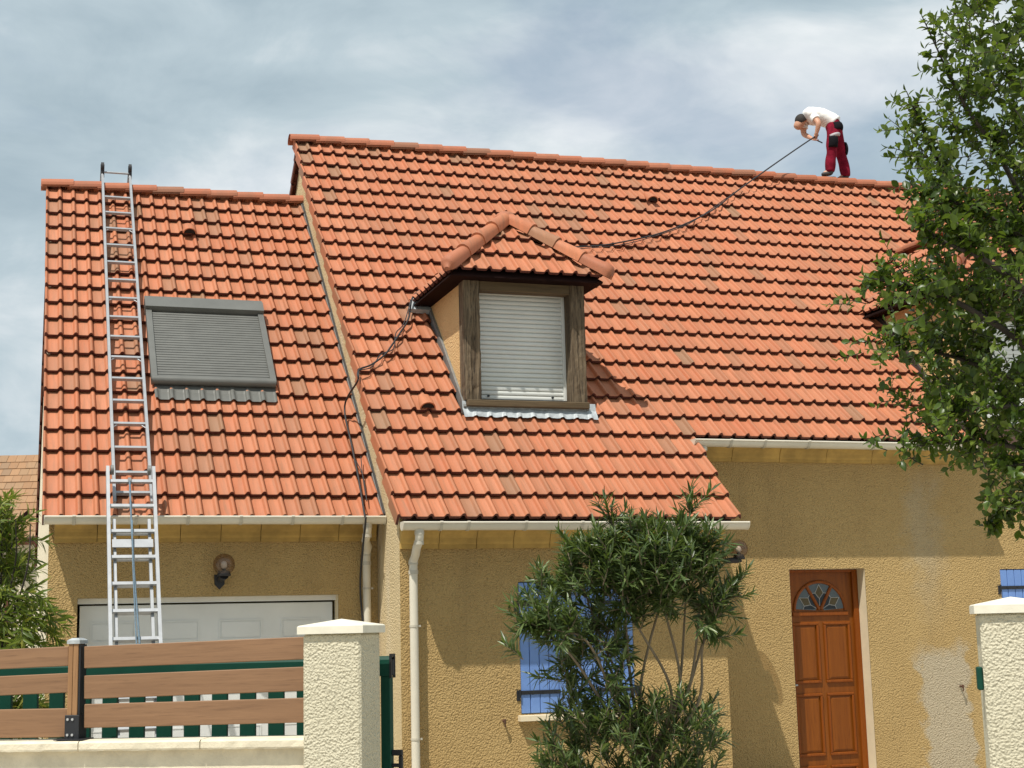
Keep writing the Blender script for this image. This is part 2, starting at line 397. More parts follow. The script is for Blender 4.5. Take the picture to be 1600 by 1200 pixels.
def mesh_from(vs, fs, name, mat, nd=None):
    me = bpy.data.meshes.new(name); me.from_pydata(vs, [], fs); me.materials.append(MAT[mat])
    if nd is not None:
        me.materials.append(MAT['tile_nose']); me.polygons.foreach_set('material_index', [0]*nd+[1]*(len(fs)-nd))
    me.polygons.foreach_set('use_smooth', [True]*len(fs)); me.update(); me.set_sharp_from_angle(angle=math.radians(44)); return me
TV, TF, TN = tile_geo(PROF); VV, VF, VN = tile_geo(VPROF, flange=.105); RV, RF, RN = tile_geo(VPROF, flange=.06)
ME_TILE = mesh_from(TV, TF, 'roof_tile', 'tile', TN); ME_VERGE = mesh_from(VV, VF, 'verge_tile', 'tile', VN)

def frame(origin, ex, es):
    ex = Vector(ex).normalized(); es = Vector(es).normalized(); en = ex.cross(es).normalized()
    return Matrix(((ex.x, es.x, en.x, origin[0]), (ex.y, es.y, en.y, origin[1]), (ex.z, es.z, en.z, origin[2]), (0, 0, 0, 1)))
def jitter(u, s):
    return Matrix.Translation((u + rnd.uniform(-.0012, .0012), s + rnd.uniform(-.003, .003), rnd.uniform(-.0015, .0025))) @ \
        Matrix.Rotation(rnd.uniform(-.005, .005), 4, 'Z') @ Matrix.Rotation(rnd.uniform(-.004, .004), 4, 'X')
def join_tiles(lst, name, parent, base=(TV, TF)):
    mb = MB()
    mi = []
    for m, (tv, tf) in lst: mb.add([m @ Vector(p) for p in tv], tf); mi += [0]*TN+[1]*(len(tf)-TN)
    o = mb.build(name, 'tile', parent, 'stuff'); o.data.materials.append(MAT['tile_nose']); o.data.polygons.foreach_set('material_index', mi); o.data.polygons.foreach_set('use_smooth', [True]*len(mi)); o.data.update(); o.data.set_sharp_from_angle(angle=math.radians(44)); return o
def place(me, name, m, parent):
    o = bpy.data.objects.new(name, me); COL.objects.link(o); o.parent = parent
    o.matrix_parent_inverse = PINV.get(parent.name, Matrix.Identity(4)) ; o.matrix_basis = m; return o

FM = frame((0, 13.216, 2.686), (1, 0, 0), (0, 1, 1))       # main roof plane
FG = frame((0, 14.173, 2.805), (1, 0, 0), (0, 1, 1))       # garage roof plane
RY = 18.63; MRZ = 8.10; GRZ = 7.262

house = thing('house', (9, 18.6, 0), 'ochre rendered house with tall orange tiled roof, dormers and wooden front door', 'house')
garage = thing('garage', (1.8, 18.6, 0), 'low garage wing with orange tiled roof and white door, left of the house', 'garage')

def slab(fm, x0, x1, s0, s1, top=-0.105, t=0.10):
    return [(fm @ Vector(p)) for p in ((x0, s0, top), (x1, s0, top), (x1, s1, top), (x0, s1, top), (x0, s0, top-t), (x1, s0, top-t), (x1, s1, top-t), (x0, s1, top-t))]
BOXF = [(3,2,1,0),(4,5,6,7),(0,1,5,4),(1,2,6,5),(2,3,7,6),(3,0,4,7)]

# --- main roof
XR = 14.50; XF = 6.745
rm = MB()
rm.add(slab(FM, 3.40, XF-0.02, 0.12, 1.44), BOXF); rm.add(slab(FM, 3.40, XR-.02, 1.445, 7.60), BOXF)
FMR = frame((0, 2*RY-14.148, 3.618), (-1, 0, 0), (0, -1, 1))
rm.add(slab(FMR, -XR+.02, -3.40, 0.05, 6.28), BOXF)
main_roof = rm.build('roof', 'underlay', house)
ncol_f = 22
tiles = []
DL0, DL1 = 4.30, 5.61                                        # dormer cheeks
VENT_M = [(8.013, 6.58), (3.89, 1.70)]; VENT_G = [(1.866, 5.233)]
def dormer_hidden(x, s):
    y = 13.216 + s*R2; z = 2.686 + s*R2
    if DL0+0.03 < x and x+PT < DL1-0.03 and 1.75 < s < 3.7: return True
    if 4.60 < x and x+PT < 5.28 and 3.4 < s < 4.2: return True
    if 10.24 < x < 12.6 and 1.3 < s < 3.7: return True
    return False
for k in range(23):
    s = 0.0436 + GA*k
    for c in range(0, 72):
        u = RLX + PT*c + 0.030
        if u + PT > (XF+0.04 if k < 4 else XR+.05): break
        if dormer_hidden(u, s): continue
        if u < 5.60 and u+PT > 4.36 and 1.60 < s < 1.75: continue      # tiles cut away under the dormer sill (apron lies there)
        tiles.append((k, c, u, s))
def visible_key(t):
    p = FM @ Vector((t[2], t[3], 0)); d = p - Vector((0, 0, EYE)); dep = d.dot(fw); px = 800 + FPX*d.dot(cr)/dep; 
    return dep if px < 1460 else dep + 50
order = sorted(tiles, key=visible_key)
pick = set((t[0], t[1]) for t in order[:240])
rest = []
for (k, c, u, s) in tiles:
    m = FM @ jitter(u, s)
    vt = c == 0
    if (k, c) in pick or vt: place(ME_VERGE if vt else ME_TILE, 'verge_tile' if vt else 'roof_tile', m, main_roof)
    else: rest.append((m, (TV, TF)))
join_tiles(rest, 'tile_field', main_roof)
for k in range(19):                                          # rear slope: the verge tiles are what the street sees of it
    m = FMR @ Matrix.Translation((-RLX-.065, 0.05+GA*k, 0)) @ Matrix.Diagonal((-1, 1, 1, 1)); mm = m
    vs = [mm @ Vector(p) for p in RV]; 
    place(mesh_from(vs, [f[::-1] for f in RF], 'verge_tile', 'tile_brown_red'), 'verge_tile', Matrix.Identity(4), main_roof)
rv = []
for k in range(19):
    for c in range(1, 71): rv.append((FMR @ Matrix.Translation((-(RLX+PT*c+.03+PT), 0.05+GA*k, 0)), (TV, TF)))
join_tiles(rv, 'tile_field', main_roof)

# --- garage roof
gr = MB(); gr.add(slab(FG, 0.28, 3.375, 0.10, 6.20), BOXF)
FGR = frame((0, 2*RY-14.173, 2.805), (-1, 0, 0), (0, -1, 1)); gr.add(slab(FGR, -3.375, -0.28, 0.05, 6.20), BOXF)
garage_roof = gr.build('roof', 'underlay', garage)
gt = []
for k in range(19):
    s = 0.0 + GA*k - 0.03
    for c in range(20):
        u = 0.205 + PT*c + 0.03
        if u+PT > 3.40: break
        if 1.33 < u and u+PT < 2.50 and 2.02 < s and s < 3.22: continue
        gt.append((k, c, u, s))
gt.sort(key=lambda t: t[0]); n_ind = 0; rest = []
for (k, c, u, s) in gt:
    m = FG @ jitter(u, s); vt = c == 0
    if n_ind < 300 or vt: place(ME_VERGE if vt else ME_TILE, 'verge_tile' if vt else 'roof_tile', m, garage_roof); n_ind += 1
    else: rest.append((m, (TV, TF)))
join_tiles(rest, 'tile_field', garage_roof)
for k in range(19):
    m = FGR @ Matrix.Translation((-0.262, GA*k-.03, 0)) @ Matrix.Diagonal((-1, 1, 1, 1))
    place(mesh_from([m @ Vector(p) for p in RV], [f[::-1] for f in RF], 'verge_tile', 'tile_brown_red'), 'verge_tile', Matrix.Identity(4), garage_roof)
rv = []
for k in range(19):
    for c in range(1, 20): rv.append((FGR @ Matrix.Translation((-(0.205+PT*c+.03+PT), GA*k-.03, 0)), (TV, TF)))
join_tiles(rv, 'tile_field', garage_roof)

# --- ridge tiles: overlapping angular caps, the right end of each riding up over the next
def cap_mesh(L, r, lift, mat, seg=10, taper=0.0, drop=0.012):
    vs = []; fs = []
    angs = [math.pi*i/seg for i in range(seg+1)]
    def ring(x, r, dz):
        out = [(x, -r, dz-drop)] + [(x, -r*math.cos(a), r*0.78*math.sin(a)+dz) for a in angs] + [(x, r, dz-drop)]
        return out
    rows = [ring(0, r*(1-taper), 0), ring(L, r, lift), ring(L, r-0.018, lift-0.018), ring(0, r*(1-taper)-0.018, -0.018)]
    n = len(rows[0])
    for q in rows: vs += q
    for a in range(3):
        for i in range(n-1): fs.append((a*n+i, a*n+i+1, (a+1)*n+i+1, (a+1)*n+i))
    me = bpy.data.meshes.new('ridge_tile'); me.from_pydata(vs, [], [f[::-1] for f in fs]); me.materials.append(MAT[mat])
    me.polygons.foreach_set('use_smooth', [False]*len(fs)); me.update(); return me
ME_RIDGE = cap_mesh(0.385, 0.115, 0.022, 'ridge_tile')
k = 0; x = 3.215
while x < XR:
    place(ME_RIDGE, 'ridge_tile', Matrix.Translation((x, RY, MRZ-0.038+rnd.uniform(-.003, .003))) @ Matrix.Rotation(rnd.uniform(-.012, .012), 4, 'Z'), main_roof); x += 0.335
x = 0.135
while x < 3.2:
    L_ = min(0.385, 3.39-x)
    place(ME_RIDGE if L_ > .38 else cap_mesh(L_, .115, .022, 'ridge_tile'), 'ridge_tile', Matrix.Translation((x, RY, GRZ-0.042+rnd.uniform(-.003, .003))) @ Matrix.Rotation(rnd.uniform(-.012, .012), 4, 'Z'), garage_roof); x += 0.335

# --- vent tiles
def vent(fm, u, s, parent):
    r = 0.082; seg = 12; vs = []; fs = []
    for i in range(seg+1):
        a = math.pi*i/seg; cx, cz = math.cos(a), math.sin(a)
        vs += [(r*cx, -0.02, r*0.95*cz), (r*0.95*cx, 0.08, r*0.72*cz), (r*0.7*cx, 0.20, r*0.25*cz), ((r-.013)*cx, -0.02, (r-.013)*.95*cz), ((r-.013)*cx, 0.06, (r-.02)*.7*cz)]
    for i in range(seg):
        a, b = i*5, (i+1)*5
        fs += [(a, b, b+1, a+1), (a+1, b+1, b+2, a+2), (a+3, b+3, b, a), (a+4, b+4, b+3, a+3)]
    me = mesh_from(vs, fs, 'vent_hood', 'tile'); m = fm @ Matrix.Translation((u, s, 0.030))
    o = place(me, 'vent_hood', m, parent)
    b = [(r*.86*math.cos(math.pi*i/seg), -0.012, r*.82*math.sin(math.pi*i/seg)) for i in range(seg+1)]
    place(mesh_from(b, [tuple(range(seg+1))], 'vent_opening', 'void'), 'vent_opening', m, parent)
for (u, s) in VENT_M: vent(FM, u, s, main_roof)
for (u, s) in VENT_G: vent(FG, u, s, garage_roof)

# ------------------------------------------------------------------ walls
GX = 3.385; FY = 13.60; DY = 14.50; WR = 14.40; RB = 22.75; FXR = 6.72
def wall_y(x0, x1, z0, z1, Y, holes, depth, thick=0.28):
    """wall in a plane of constant Y, seen from -Y, with rectangular openings"""
    mb = MB(); xs = sorted({x0, x1, *[h[0] for h in holes], *[h[1] for h in holes]}); zs = sorted({z0, z1, *[max(z0, h[2]) for h in holes], *[h[3] for h in holes]})
    for i in range(len(xs)-1):
        for j in range(len(zs)-1):
            cx = (xs[i]+xs[i+1])/2; cz = (zs[j]+zs[j+1])/2
            if any(h[0] < cx < h[1] and h[2] < cz < h[3] for h in holes): continue
            a, b, c, d = xs[i], xs[i+1], zs[j], zs[j+1]
            mb.add([(a, Y, c), (b, Y, c), (b, Y, d), (a, Y, d)], [(0, 1, 2, 3)])
            mb.add([(a, Y+thick, c), (b, Y+thick, c), (b, Y+thick, d), (a, Y+thick, d)], [(3, 2, 1, 0)])
    for (a, b, c, d) in [(x0, x0, z0, z1), (x1, x1, z0, z1)]:
        mb.add([(a, Y, c), (a, Y+thick, c), (a, Y+thick, d), (a, Y, d)], [(0, 1, 2, 3)])
    mb.add([(x0, Y, z1), (x1, Y, z1), (x1, Y+thick, z1), (x0, Y+thick, z1)], [(0, 1, 2, 3)])
    return mb
def reveal(h, Y, depth, parent, mat='reveal_plaster'):
    a, b, c, d = h; mb = MB(); e = 0.002
    mb.add([(a+e, Y+.001, c), (a+e, Y+depth, c), (a+e, Y+depth, d-e), (a+e, Y+.001, d-e)], [(0, 1, 2, 3)])
    mb.add([(b-e, Y+.001, c), (b-e, Y+depth, c), (b-e, Y+depth, d-e), (b-e, Y+.001, d-e)], [(3, 2, 1, 0)])
    mb.add([(a+e, Y+.001, d-e), (a+e, Y+depth, d-e), (b-e, Y+depth, d-e), (b-e, Y+.001, d-e)], [(0, 1, 2, 3)])
    if c > 0.3: mb.add([(a+e, Y+.001, c+e), (a+e, Y+depth, c+e), (b-e, Y+depth, c+e), (b-e, Y+.001, c+e)], [(3, 2, 1, 0)])
    return mb.build('reveal', mat, parent)
def zroof(y, fm_y=13.216, fm_z=2.686): return fm_z + (min(y, 2*RY-y)-fm_y) - 0.13
DOOR = (7.95, 8.885, 0.02, 2.243); WIN = (4.545, 5.715, 0.875, 2.115); WIN2 = (10.645, 11.815, 0.95, 2.215)
wall_y(GX+.0005, FXR, 0, 2.72, FY, [WIN], .1).build('wall', 'ochre_render', house)
wall_y(FXR, WR, 0, 3.66, DY, [DOOR, WIN2], .2).build('wall', 'ochre_render_entrance', house)
# return wall beside the entrance, gable walls and rear wall
MB().prism([(FXR, FY+.002, 0), (FXR, DY+.10, 0), (FXR, DY+.10, zroof(DY+.10)), (FXR, FY+.002, zroof(FY+.002))], (-0.25, 0, 0)).build('wall', 'ochre_render', house)
MB().prism([(GX, FY+.004, 0), (GX, RB, 0), (GX, RB, zroof(RB)), (GX, RY, zroof(RY)), (GX, FY+.004, zroof(FY))], (0.25, 0, 0)).build('wall', 'pale_render', house)
MB().prism([(WR, DY+.001, 0), (WR, RB, 0), (WR, RB, zroof(RB)), (WR, RY, zroof(RY)), (WR, DY+.001, zroof(DY))], (-0.25, 0, 0)).build('wall', 'ochre_render', house)
B((GX+.25, RB-.25, 0), (WR-.25, RB-.001, 3.7), 'wall', 'ochre_render', house)
# garage
GD = (0.532, 2.987, 0.0, 2.05); GL = 0.262
wall_y(GL+.001, GX-.003, 0, 2.90, DY, [GD], .15).build('wall', 'ochre_render', garage)
def zg(y): return 2.805 + (min(y, 2*RY-y)-14.173) - 0.13
MB().prism([(GL, DY+.004, 0), (GL, RB, 0), (GL, RB, zg(RB)), (GL, RY, zg(RY)), (GL, DY+.004, zg(DY))], (0.22, 0, 0)).build('wall', 'white_render', garage)
B((GL+.22, RB-.25, 0), (GX-.003, RB-.002, 2.9), 'wall', 'ochre_render', garage)

# cornices: moulded blocks with open joints
def cornice(x0, x1, Y, z0, z1, proj, parent, step=0.365):
    n = max(1, round((x1-x0)/step)); w = (x1-x0)/n
    for i in range(n):
        a = x0 + i*w + (0.003 if i else 0); b = x0 + (i+1)*w - 0.003; h = z1-z0
        pr = [(0, 0), (0.035, 0), (0.035, 0.045*h/.24), (0.045, 0.055*h/.24)]
        for q in range(7):
            t = q/6*math.pi/2; pr.append((0.05+(proj-0.075)*(1-math.cos(t)), 0.07*h/.24+(h*0.62)*math.sin(t)))
        pr += [(proj-0.02, h*0.93), (proj, h*0.95), (proj, h), (0, h)]
        dz = rnd.uniform(-.002, .002)
        MB().prism([(a, Y+.02-0.02-p, z0+dz+z) for (p, z) in pr] , (b-a, 0, 0)).build('cornice_block', 'cornice_stone', parent)
cornice(GX+.002, FXR-.01, FY, 2.435, 2.66, 0.26, house)
cornice(FXR+.01, 10.195, DY, 3.405, 3.60, 0.22, house, 0.60)
cornice(GL+.05, GX-.02, DY, 2.565, 2.775, 0.20, garage)

# gutters: half-round PVC with front bead, brackets and end caps
def gutter(x0, x1, Yc, zt, r, parent, brackets, cap0=True, cap1=True):
    seg = 14; vs = []; fs = []
    for x in (x0, x1):
        for rr in (r, r-0.006):
            for i in range(seg+1):
                a = math.pi + math.pi*i/seg; vs.append((x, Yc+rr*math.cos(a), zt+rr*math.sin(a)))
    n = seg+1
    for i in range(seg):
        fs.append((i, i+1, 2*n+i+1, 2*n+i)); fs.append((n+i+1, n+i, 3*n+i, 3*n+i+1))
    mb = MB().add(vs, fs, True); mb.tube([(x0, Yc-r, zt), (x1, Yc-r, zt)], 0.011, 8); mb.tube([(x0, Yc+r, zt), (x1, Yc+r, zt)], 0.006, 6)
    g_ = mb.build('gutter', 'pvc', parent)
    for x, c in ((x0, cap0), (x1, cap1)):
        if c:
            pts = [(x, Yc+(r+.004)*math.cos(math.pi+math.pi*i/seg), zt+(r+.004)*math.sin(math.pi+math.pi*i/seg)) for i in range(seg+1)]
            pts = [(x, Yc-r-.004, zt+.012)] + pts + [(x, Yc+r+.004, zt+.012)]
            MB().prism([(p[0]-.006, p[1], p[2]) for p in pts], (0.012, 0, 0)).build('gutter_end_cap', 'pvc', g_)
    for x in brackets:
        mb = MB(); vs = []; fs = []
        for dx in (-0.014, 0.014):
            for i in range(seg+1):
                a = math.pi+math.pi*i/seg; vs.append((x+dx, Yc+(r+.006)*math.cos(a), zt+(r+.006)*math.sin(a)))
        for i in range(seg): fs.append((i, i+1, n+i+1, n+i))
        mb.add(vs, fs, True); mb.tube([(x-.014, Yc-r-.003, zt+.002), (x+.014, Yc-r-.003, zt+.002)], 0.014, 8)
        mb.tube([(x+.010, Yc-r*.98, zt-.02), (x+.010, Yc-r*.6, zt-r*.95)], 0.006, 6)
        mb.build('gutter_bracket', 'pvc_joint', g_)
    return g_
GR_ = 0.066
gutter(3.315, 6.80, FY-0.39, 2.648, GR_, house, [3.93, 3.67, 4.49, 5.05, 5.62, 6.2])
gutter(6.70, 10.24, DY-0.36, 3.585, GR_, house, [7.12, 7.52, 8.05, 8.85, 9.4, 9.9])
gutter(0.215, GX-.012, DY-0.345, 2.775, GR_, garage, [0.47, 1.02, 1.49, 1.98, 2.47, 2.95])
def downpipe(x, Yg, zt, Yw, parent, clips, r=0.040, zb=0.0, x2=None):
    x2 = x if x2 is None else x2
    pts = [(x, Yg, zt-.055), (x, Yg, zt-.12), (x, Yg+.012, zt-.16), (x, (Yg*2+Yw)/3, zt-.215), (x2, (Yg+Yw*2)/3+.02, zt-.275), (x2, Yw-.006, zt-.325), (x2, Yw, zt-.37), (x2, Yw, zt-.44), (x2, Yw, zb)]
    p = MB().tube(pts, r, 16).build('downpipe', 'pvc', parent)
    for q, (z, rr) in enumerate([(zt-.085, .045), (zt-.175, .0455), (zt-.34, .0455), (zt-.43, .046)]):
        y = Yg if z > zt-.15 else (Yg+.02 if z > zt-.2 else Yw)
        MB().tube([(x if q < 2 else x2, y, z+.018), (x if q < 2 else x2, y, z-.018)], rr, 16).build('pipe_collar', 'pvc_joint', p)
    for z in clips:
        mb = MB().tube([(x2, Yw, z+.010), (x2, Yw, z-.010)], r+.005, 16); mb.box((x2+r, Yw-.012, z-.009), (x2+r+.022, Yw+.012, z+.009)); mb.tube([(x2, Yw+.03, z), (x2, Yw+.09, z)], .007, 6)
        mb.build('pipe_clip', 'pvc_joint', p)
downpipe(3.475, FY-.39, 2.645, FY-.075, house, [1.72, 0.7], x2=3.495)
downpipe(3.205, DY-.345, 2.775, DY-.075, garage, [2.10, 1.0], x2=3.255)
downpipe(6.815, DY-.36, 3.58, DY-.085, house, [2.6], r=.034, zb=2.0)
# lead upstand where the garage roof meets the gable
gbx = lambda u0, u1, n0, n1: [FG @ Vector(p) for p in ((u0, -.02, n1), (u1, -.02, n1), (u1, 6.28, n1), (u0, 6.28, n1), (u0, -.02, n0), (u1, -.02, n0), (u1, 6.28, n0), (u0, 6.28, n0))]
MB().add(gbx(3.366, 3.382, -.03, .030), BOXF).build('flashing', 'dark_flashing', garage)
MB().add(gbx(3.356, 3.3645, -.03, .014), BOXF).build('flashing', 'grey_lead', garage)

# ------------------------------------------------------------------ garage door
reveal(GD, DY, 0.20, garage)
gd = B((GD[0]+.02, DY+.185, 0.0), (GD[1]-.02, DY+.225, GD[3]-.065), 'garage_door', 'void', garage)
B((GD[0]+.002, DY+.10, GD[3]-.052), (GD[1]-.002, DY+.20, GD[3]-.003), 'lintel_trim', 'white_lacquer', gd)
zt = GD[3]-.068
for i in range(4):
    z1 = zt - i*0.50; z0 = max(0.0, z1-0.497)
    B((GD[0]+.028, DY+.16, z0), (GD[1]-.028, DY+.184, z1), 'door_panel', 'white_lacquer', gd, .003)
    for j in range(4):
        cx = GD[0]+.33+j*.598; w, h = .205, .095; zc = (z0+z1)/2
        mb = MB()
        for (a, b, d) in ((w, h, .008), (w-.022, h-.022, .003)):
            pass
        for (xa, xb, za, zb) in ((cx-w, cx+w, zc+h-.012, zc+h), (cx-w, cx+w, zc-h, zc-h+.012), (cx-w, cx-w+.012, zc-h+.012, zc+h-.012), (cx+w-.012, cx+w, zc-h+.012, zc+h-.012)):
            mb.box((xa, DY+.153, za), (xb, DY+.162, zb))
        mb.box((cx-w+.022, DY+.155, zc-h+.022), (cx+w-.022, DY+.162, zc+h-.022))
        mb.build('cassette', 'white_lacquer', gd)

# ------------------------------------------------------------------ roof window with roller shutter on the garage
def FGp(u, s, n): return FG @ Vector((u, s, n))
def gbox(u0, u1, s0, s1, n0, n1, name, mat, parent, fm=FG):
    return MB().add([fm @ Vector(p) for p in ((u0,s0,n1),(u1,s0,n1),(u1,s1,n1),(u0,s1,n1),(u0,s0,n0),(u1,s0,n0),(u1,s1,n0),(u0,s1,n0))], BOXF).build(name, mat, parent)
rw = gbox(1.30, 2.515, 2.03, 3.44, -.06, .035, 'roof_window', 'dark_flashing', garage)
gbox(1.255, 1.318, 2.03, 3.43, .03, .108, 'side_rail', 'grey_aluminium', rw)
gbox(2.487, 2.55, 2.03, 3.43, .03, .108, 'side_rail', 'grey_aluminium', rw)
gbox(1.25, 2.555, 3.36, 3.535, .02, .150, 'shutter_box', 'grey_aluminium', rw)
gbox(1.25, 2.555, 3.535, 3.60, .02, .125, 'top_cover', 'grey_aluminium', rw)
# thin slats of the closed curtain
mb = MB(); nsl = 27; s0, s1 = 2.10, 3.345; dw = (s1-s0)/nsl
for i in range(nsl):
    a = s0+i*dw
    pts = [(a, .072), (a+dw*.12, .084), (a+dw*.5, .088), (a+dw*.88, .084), (a+dw*.98, .072)]
    vs = [FGp(x, s, n) for x in (1.319, 2.486) for (s, n) in pts]; mb.add(vs, [(q, q+5, q+6, q+1) for q in range(4)])
mb.build('shutter_curtain', 'grey_aluminium', rw)
mb = MB().tube([FGp(1.262, 2.055, .075), FGp(2.543, 2.055, .075)], .048, 14); mb.build('bottom_bar', 'grey_aluminium', rw)
# corrugated apron dressed over the tiles below
vs = []; fs = []; nu = 96
for i in range(nu+1):
    u = 1.285+1.255*i/nu; ph = (u-0.235) % PT
    h = np.interp(ph, [p[0] for p in PROF], [p[1] for p in PROF])
    vs += [FGp(u, 1.80, h*0.85+.012), FGp(u, 1.93, h*0.7+.012), FGp(u, 2.06, .030)]
for i in range(nu): fs += [(3*i, 3*i+3, 3*i+4, 3*i+1), (3*i+1, 3*i+4, 3*i+5, 3*i+2)]
MB().add(vs, fs).build('apron', 'grey_aluminium', rw)

# ------------------------------------------------------------------ dormers
def clip_tiles(fm, u0, u1, n_rows, s_off, planes, parent, name='roof_tile', mat='tile', phase=0.0):
    for k in range(n_rows):
        c = 0
        while True:
            u = u0 + phase + PT*c; c += 1
            if u > u1: break
            bm = bmesh.new(); m = fm @ jitter(u, s_off+GA*k)
            vv = [bm.verts.new(m @ Vector(p)) for p in TV]
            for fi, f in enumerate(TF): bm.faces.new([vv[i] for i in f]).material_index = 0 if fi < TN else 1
            for (co, no) in planes:
                bmesh.ops.bisect_plane(bm, geom=bm.verts[:]+bm.edges[:]+bm.faces[:], dist=1e-5, plane_co=co, plane_no=no, clear_outer=True)
            if len(bm.faces) > 2:
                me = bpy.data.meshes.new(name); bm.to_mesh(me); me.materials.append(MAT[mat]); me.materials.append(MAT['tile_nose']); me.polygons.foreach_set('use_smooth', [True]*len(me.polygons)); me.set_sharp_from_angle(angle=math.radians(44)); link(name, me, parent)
            bm.free()
def hip_cap(p0, p1, parent, n=4, r=0.085):
    """half-round hip tiles from the low corner p0 up to the apex p1, the lowest with a closed rounded end"""
    p0, p1 = Vector(p0), Vector(p1); d = (p1-p0); Lt = d.length; d.normalize(); up = Vector((0, 0, 1)); sd = d.cross(up).normalized(); nn = sd.cross(d)
    step = Lt/n
    for i in range(n):
        a = p0+d*(i*step-0.015); b = p0+d*((i+1)*step+.03); seg = 12; vs = []; fs = []
        rows = [(a, r*1.0, .010), (b, r*.86, -.006)]
        if i == 0:
            rows = [(a-d*.055, r*.35, -.035), (a-d*.04, r*.75, -.005), (a-d*.01, r*.96, .008), (a+d*.05, r*1.02, .010), (b, r*.86, -.006)]
        for (c, rr, h) in rows:
            vs.append(c - sd*rr - nn*.05)
            for q in range(seg+1):
                t = math.pi*q/seg; vs.append(c - sd*rr*math.cos(t) + nn*(rr*.92*math.sin(t)+h))
            vs.append(c + sd*rr - nn*.05)
        m_ = seg+3
        for w in range(len(rows)-1):
            for q in range(m_-1): fs.append((w*m_+q, w*m_+q+1, (w+1)*m_+q+1, (w+1)*m_+q))
        fs.append(tuple(range(m_)))
        mb = MB().add(vs, fs); mb.sm = [len(f) == 4 for f in mb.f]
        mb.build('hip_tile', 'ridge_tile' if i == 0 else 'tile', parent)
def dormer_roof(cx, hw, ye, ze, ya, za, par, rows_f, rows_s, phase=0.0):
    yr = 13.216 + (za-2.686)                                 # where the dormer ridge meets the main roof
    A = Vector((cx, ya, za)); Lc = Vector((cx-hw, ye, ze)); Rc = Vector((cx+hw, ye, ze))
    hipL = (A-Lc); hipR = (A-Rc)
    # hip cutting planes are vertical through the hips
    nL = Vector((hipL.y, -hipL.x, 0)).normalized(); nR = Vector((-hipR.y, hipR.x, 0)).normalized()
    es = Vector((0, ya-ye, za-ze)); fF = frame((0, ye, ze), (1, 0, 0), es)
    clip_tiles(fF, cx-hw-.05, cx+hw, rows_f, 0.0, [(Lc, -nL), (Rc, -nR)], par, phase=phase)
    esL = Vector((hw, 0, za-ze)); fL = frame((cx-hw, 0, ze), (0, -1, 0), esL)
    mainn = Vector((0, 1, -1)).normalized(); mp = Vector((0, 13.216, 2.686-.05))
    clip_tiles(fL, -(yr+.35), -ye+.1, rows_s, 0.0, [(Lc, nL), (mp, mainn), (A, Vector((1, 0, 0)))], par, phase=0.05)
    esR = Vector((-hw, 0, za-ze)); fR = frame((cx+hw, 0, ze), (0, 1, 0), esR)
    clip_tiles(fR, ye-.1, yr+.3, rows_s, 0.0, [(Rc, nR), (mp, mainn), (A, Vector((-1, 0, 0)))], par, phase=0.05)
    # deck and soffit below the tiles
    dz = Vector((0, .03, -.070)); yb = 13.216+(ze-2.686)+.25
    pts = [Lc+dz, Rc+dz, A+dz, Vector((cx, yr+.2, za-.07)), Vector((cx-hw, yb, ze-.07)), Vector((cx+hw, yb, ze-.07))]
    mb = MB().add(pts, [(0, 1, 2), (0, 2, 3, 4), (1, 5, 3, 2)]); mb.add([p+Vector((0, 0, -.018)) for p in (pts[0], pts[1], pts[5], pts[4])], [(3, 2, 1, 0)])
    q = [p+Vector((0, 0, -.018)) for p in pts]
    mb.add([pts[0], pts[1], q[1], q[0]], [(0, 3, 2, 1)]); mb.add([pts[0], pts[4], q[4], q[0]], [(0, 1, 2, 3)]); mb.add([pts[1], pts[5], q[5], q[1]], [(3, 2, 1, 0)])
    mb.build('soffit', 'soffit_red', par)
    hip_cap(Lc+Vector((-.03, -.03, .02)), A+Vector((0, 0, .035)), par); hip_cap(Rc+Vector((.03, -.03, .02)), A+Vector((0, 0, .035)), par)
    # ridge running back into the main roof
    y = ya+.30
    while y < yr:
        L_ = min(.385, yr-y+.1)
        place(cap_mesh(L_, .09, .012, 'ridge_tile'), 'ridge_tile', Matrix.Translation((cx, y, za+.005)) @ Matrix.Rotation(math.pi/2, 4, 'Z'), par); y += .335
    # three-way cap at the apex
    mb = MB().sphere(A+Vector((0, .03, .028)), .105, 18, 10, (1.15, 1.1, .78)); mb.build('apex_tile', 'ridge_tile', par)

DYF = 14.41
dm = MB(); 
ytop = 13.216+(5.26-2.686)+.05
for xx in (DL0, DL1-.10): dm.prism([(xx, DYF+.05, 3.70), (xx, DYF+.05, 5.245), (xx, ytop, 5.245)], (.10, 0, 0))
dm.prism([(DL0+.1, DYF+.30, 3.70), (DL0+.1, DYF+.30, 5.24), (DL0+.1, ytop, 5.24)], (DL1-DL0-.2, 0, 0))
dormer = dm.build('dormer', 'dormer_render', house)
# posts with wavy, split faces
def rough_post(x0, x1, z0, z1, y0, y1, parent, name='post', mat='weathered_wood', n=26):
    vs = []; fs = []
    for i in range(n+1):
        z = z0+(z1-z0)*i/n; j = lambda a: rnd.uniform(-a, a)
        xs = [x0+j(.004), x0+.012, (x0*.6+x1*.4)+j(.006), (x0*.57+x1*.43), x1-.012, x1+j(.004)]; d = [.010, .0, j(.004), .007+j(.006), .0, .010]
        vs += [(xs[q], y0+d[q]+j(.0015), z) for q in range(6)] + [(x1, y1, z), (x0, y1, z)]
    for i in range(n):
        for q in range(8): a, b = i*8+q, i*8+(q+1) % 8; fs.append((a, b, b+8, a+8))
    fs += [tuple(range(8))[::-1], tuple(range(n*8, n*8+8))]
    return MB().add(vs, fs).build(name, mat, parent)
rough_post(4.287, 4.462, 3.995, 5.262, DYF-.035, DYF+.14, dormer)
rough_post(5.470, 5.624, 3.995, 5.262, DYF-.035, DYF+.16, dormer)
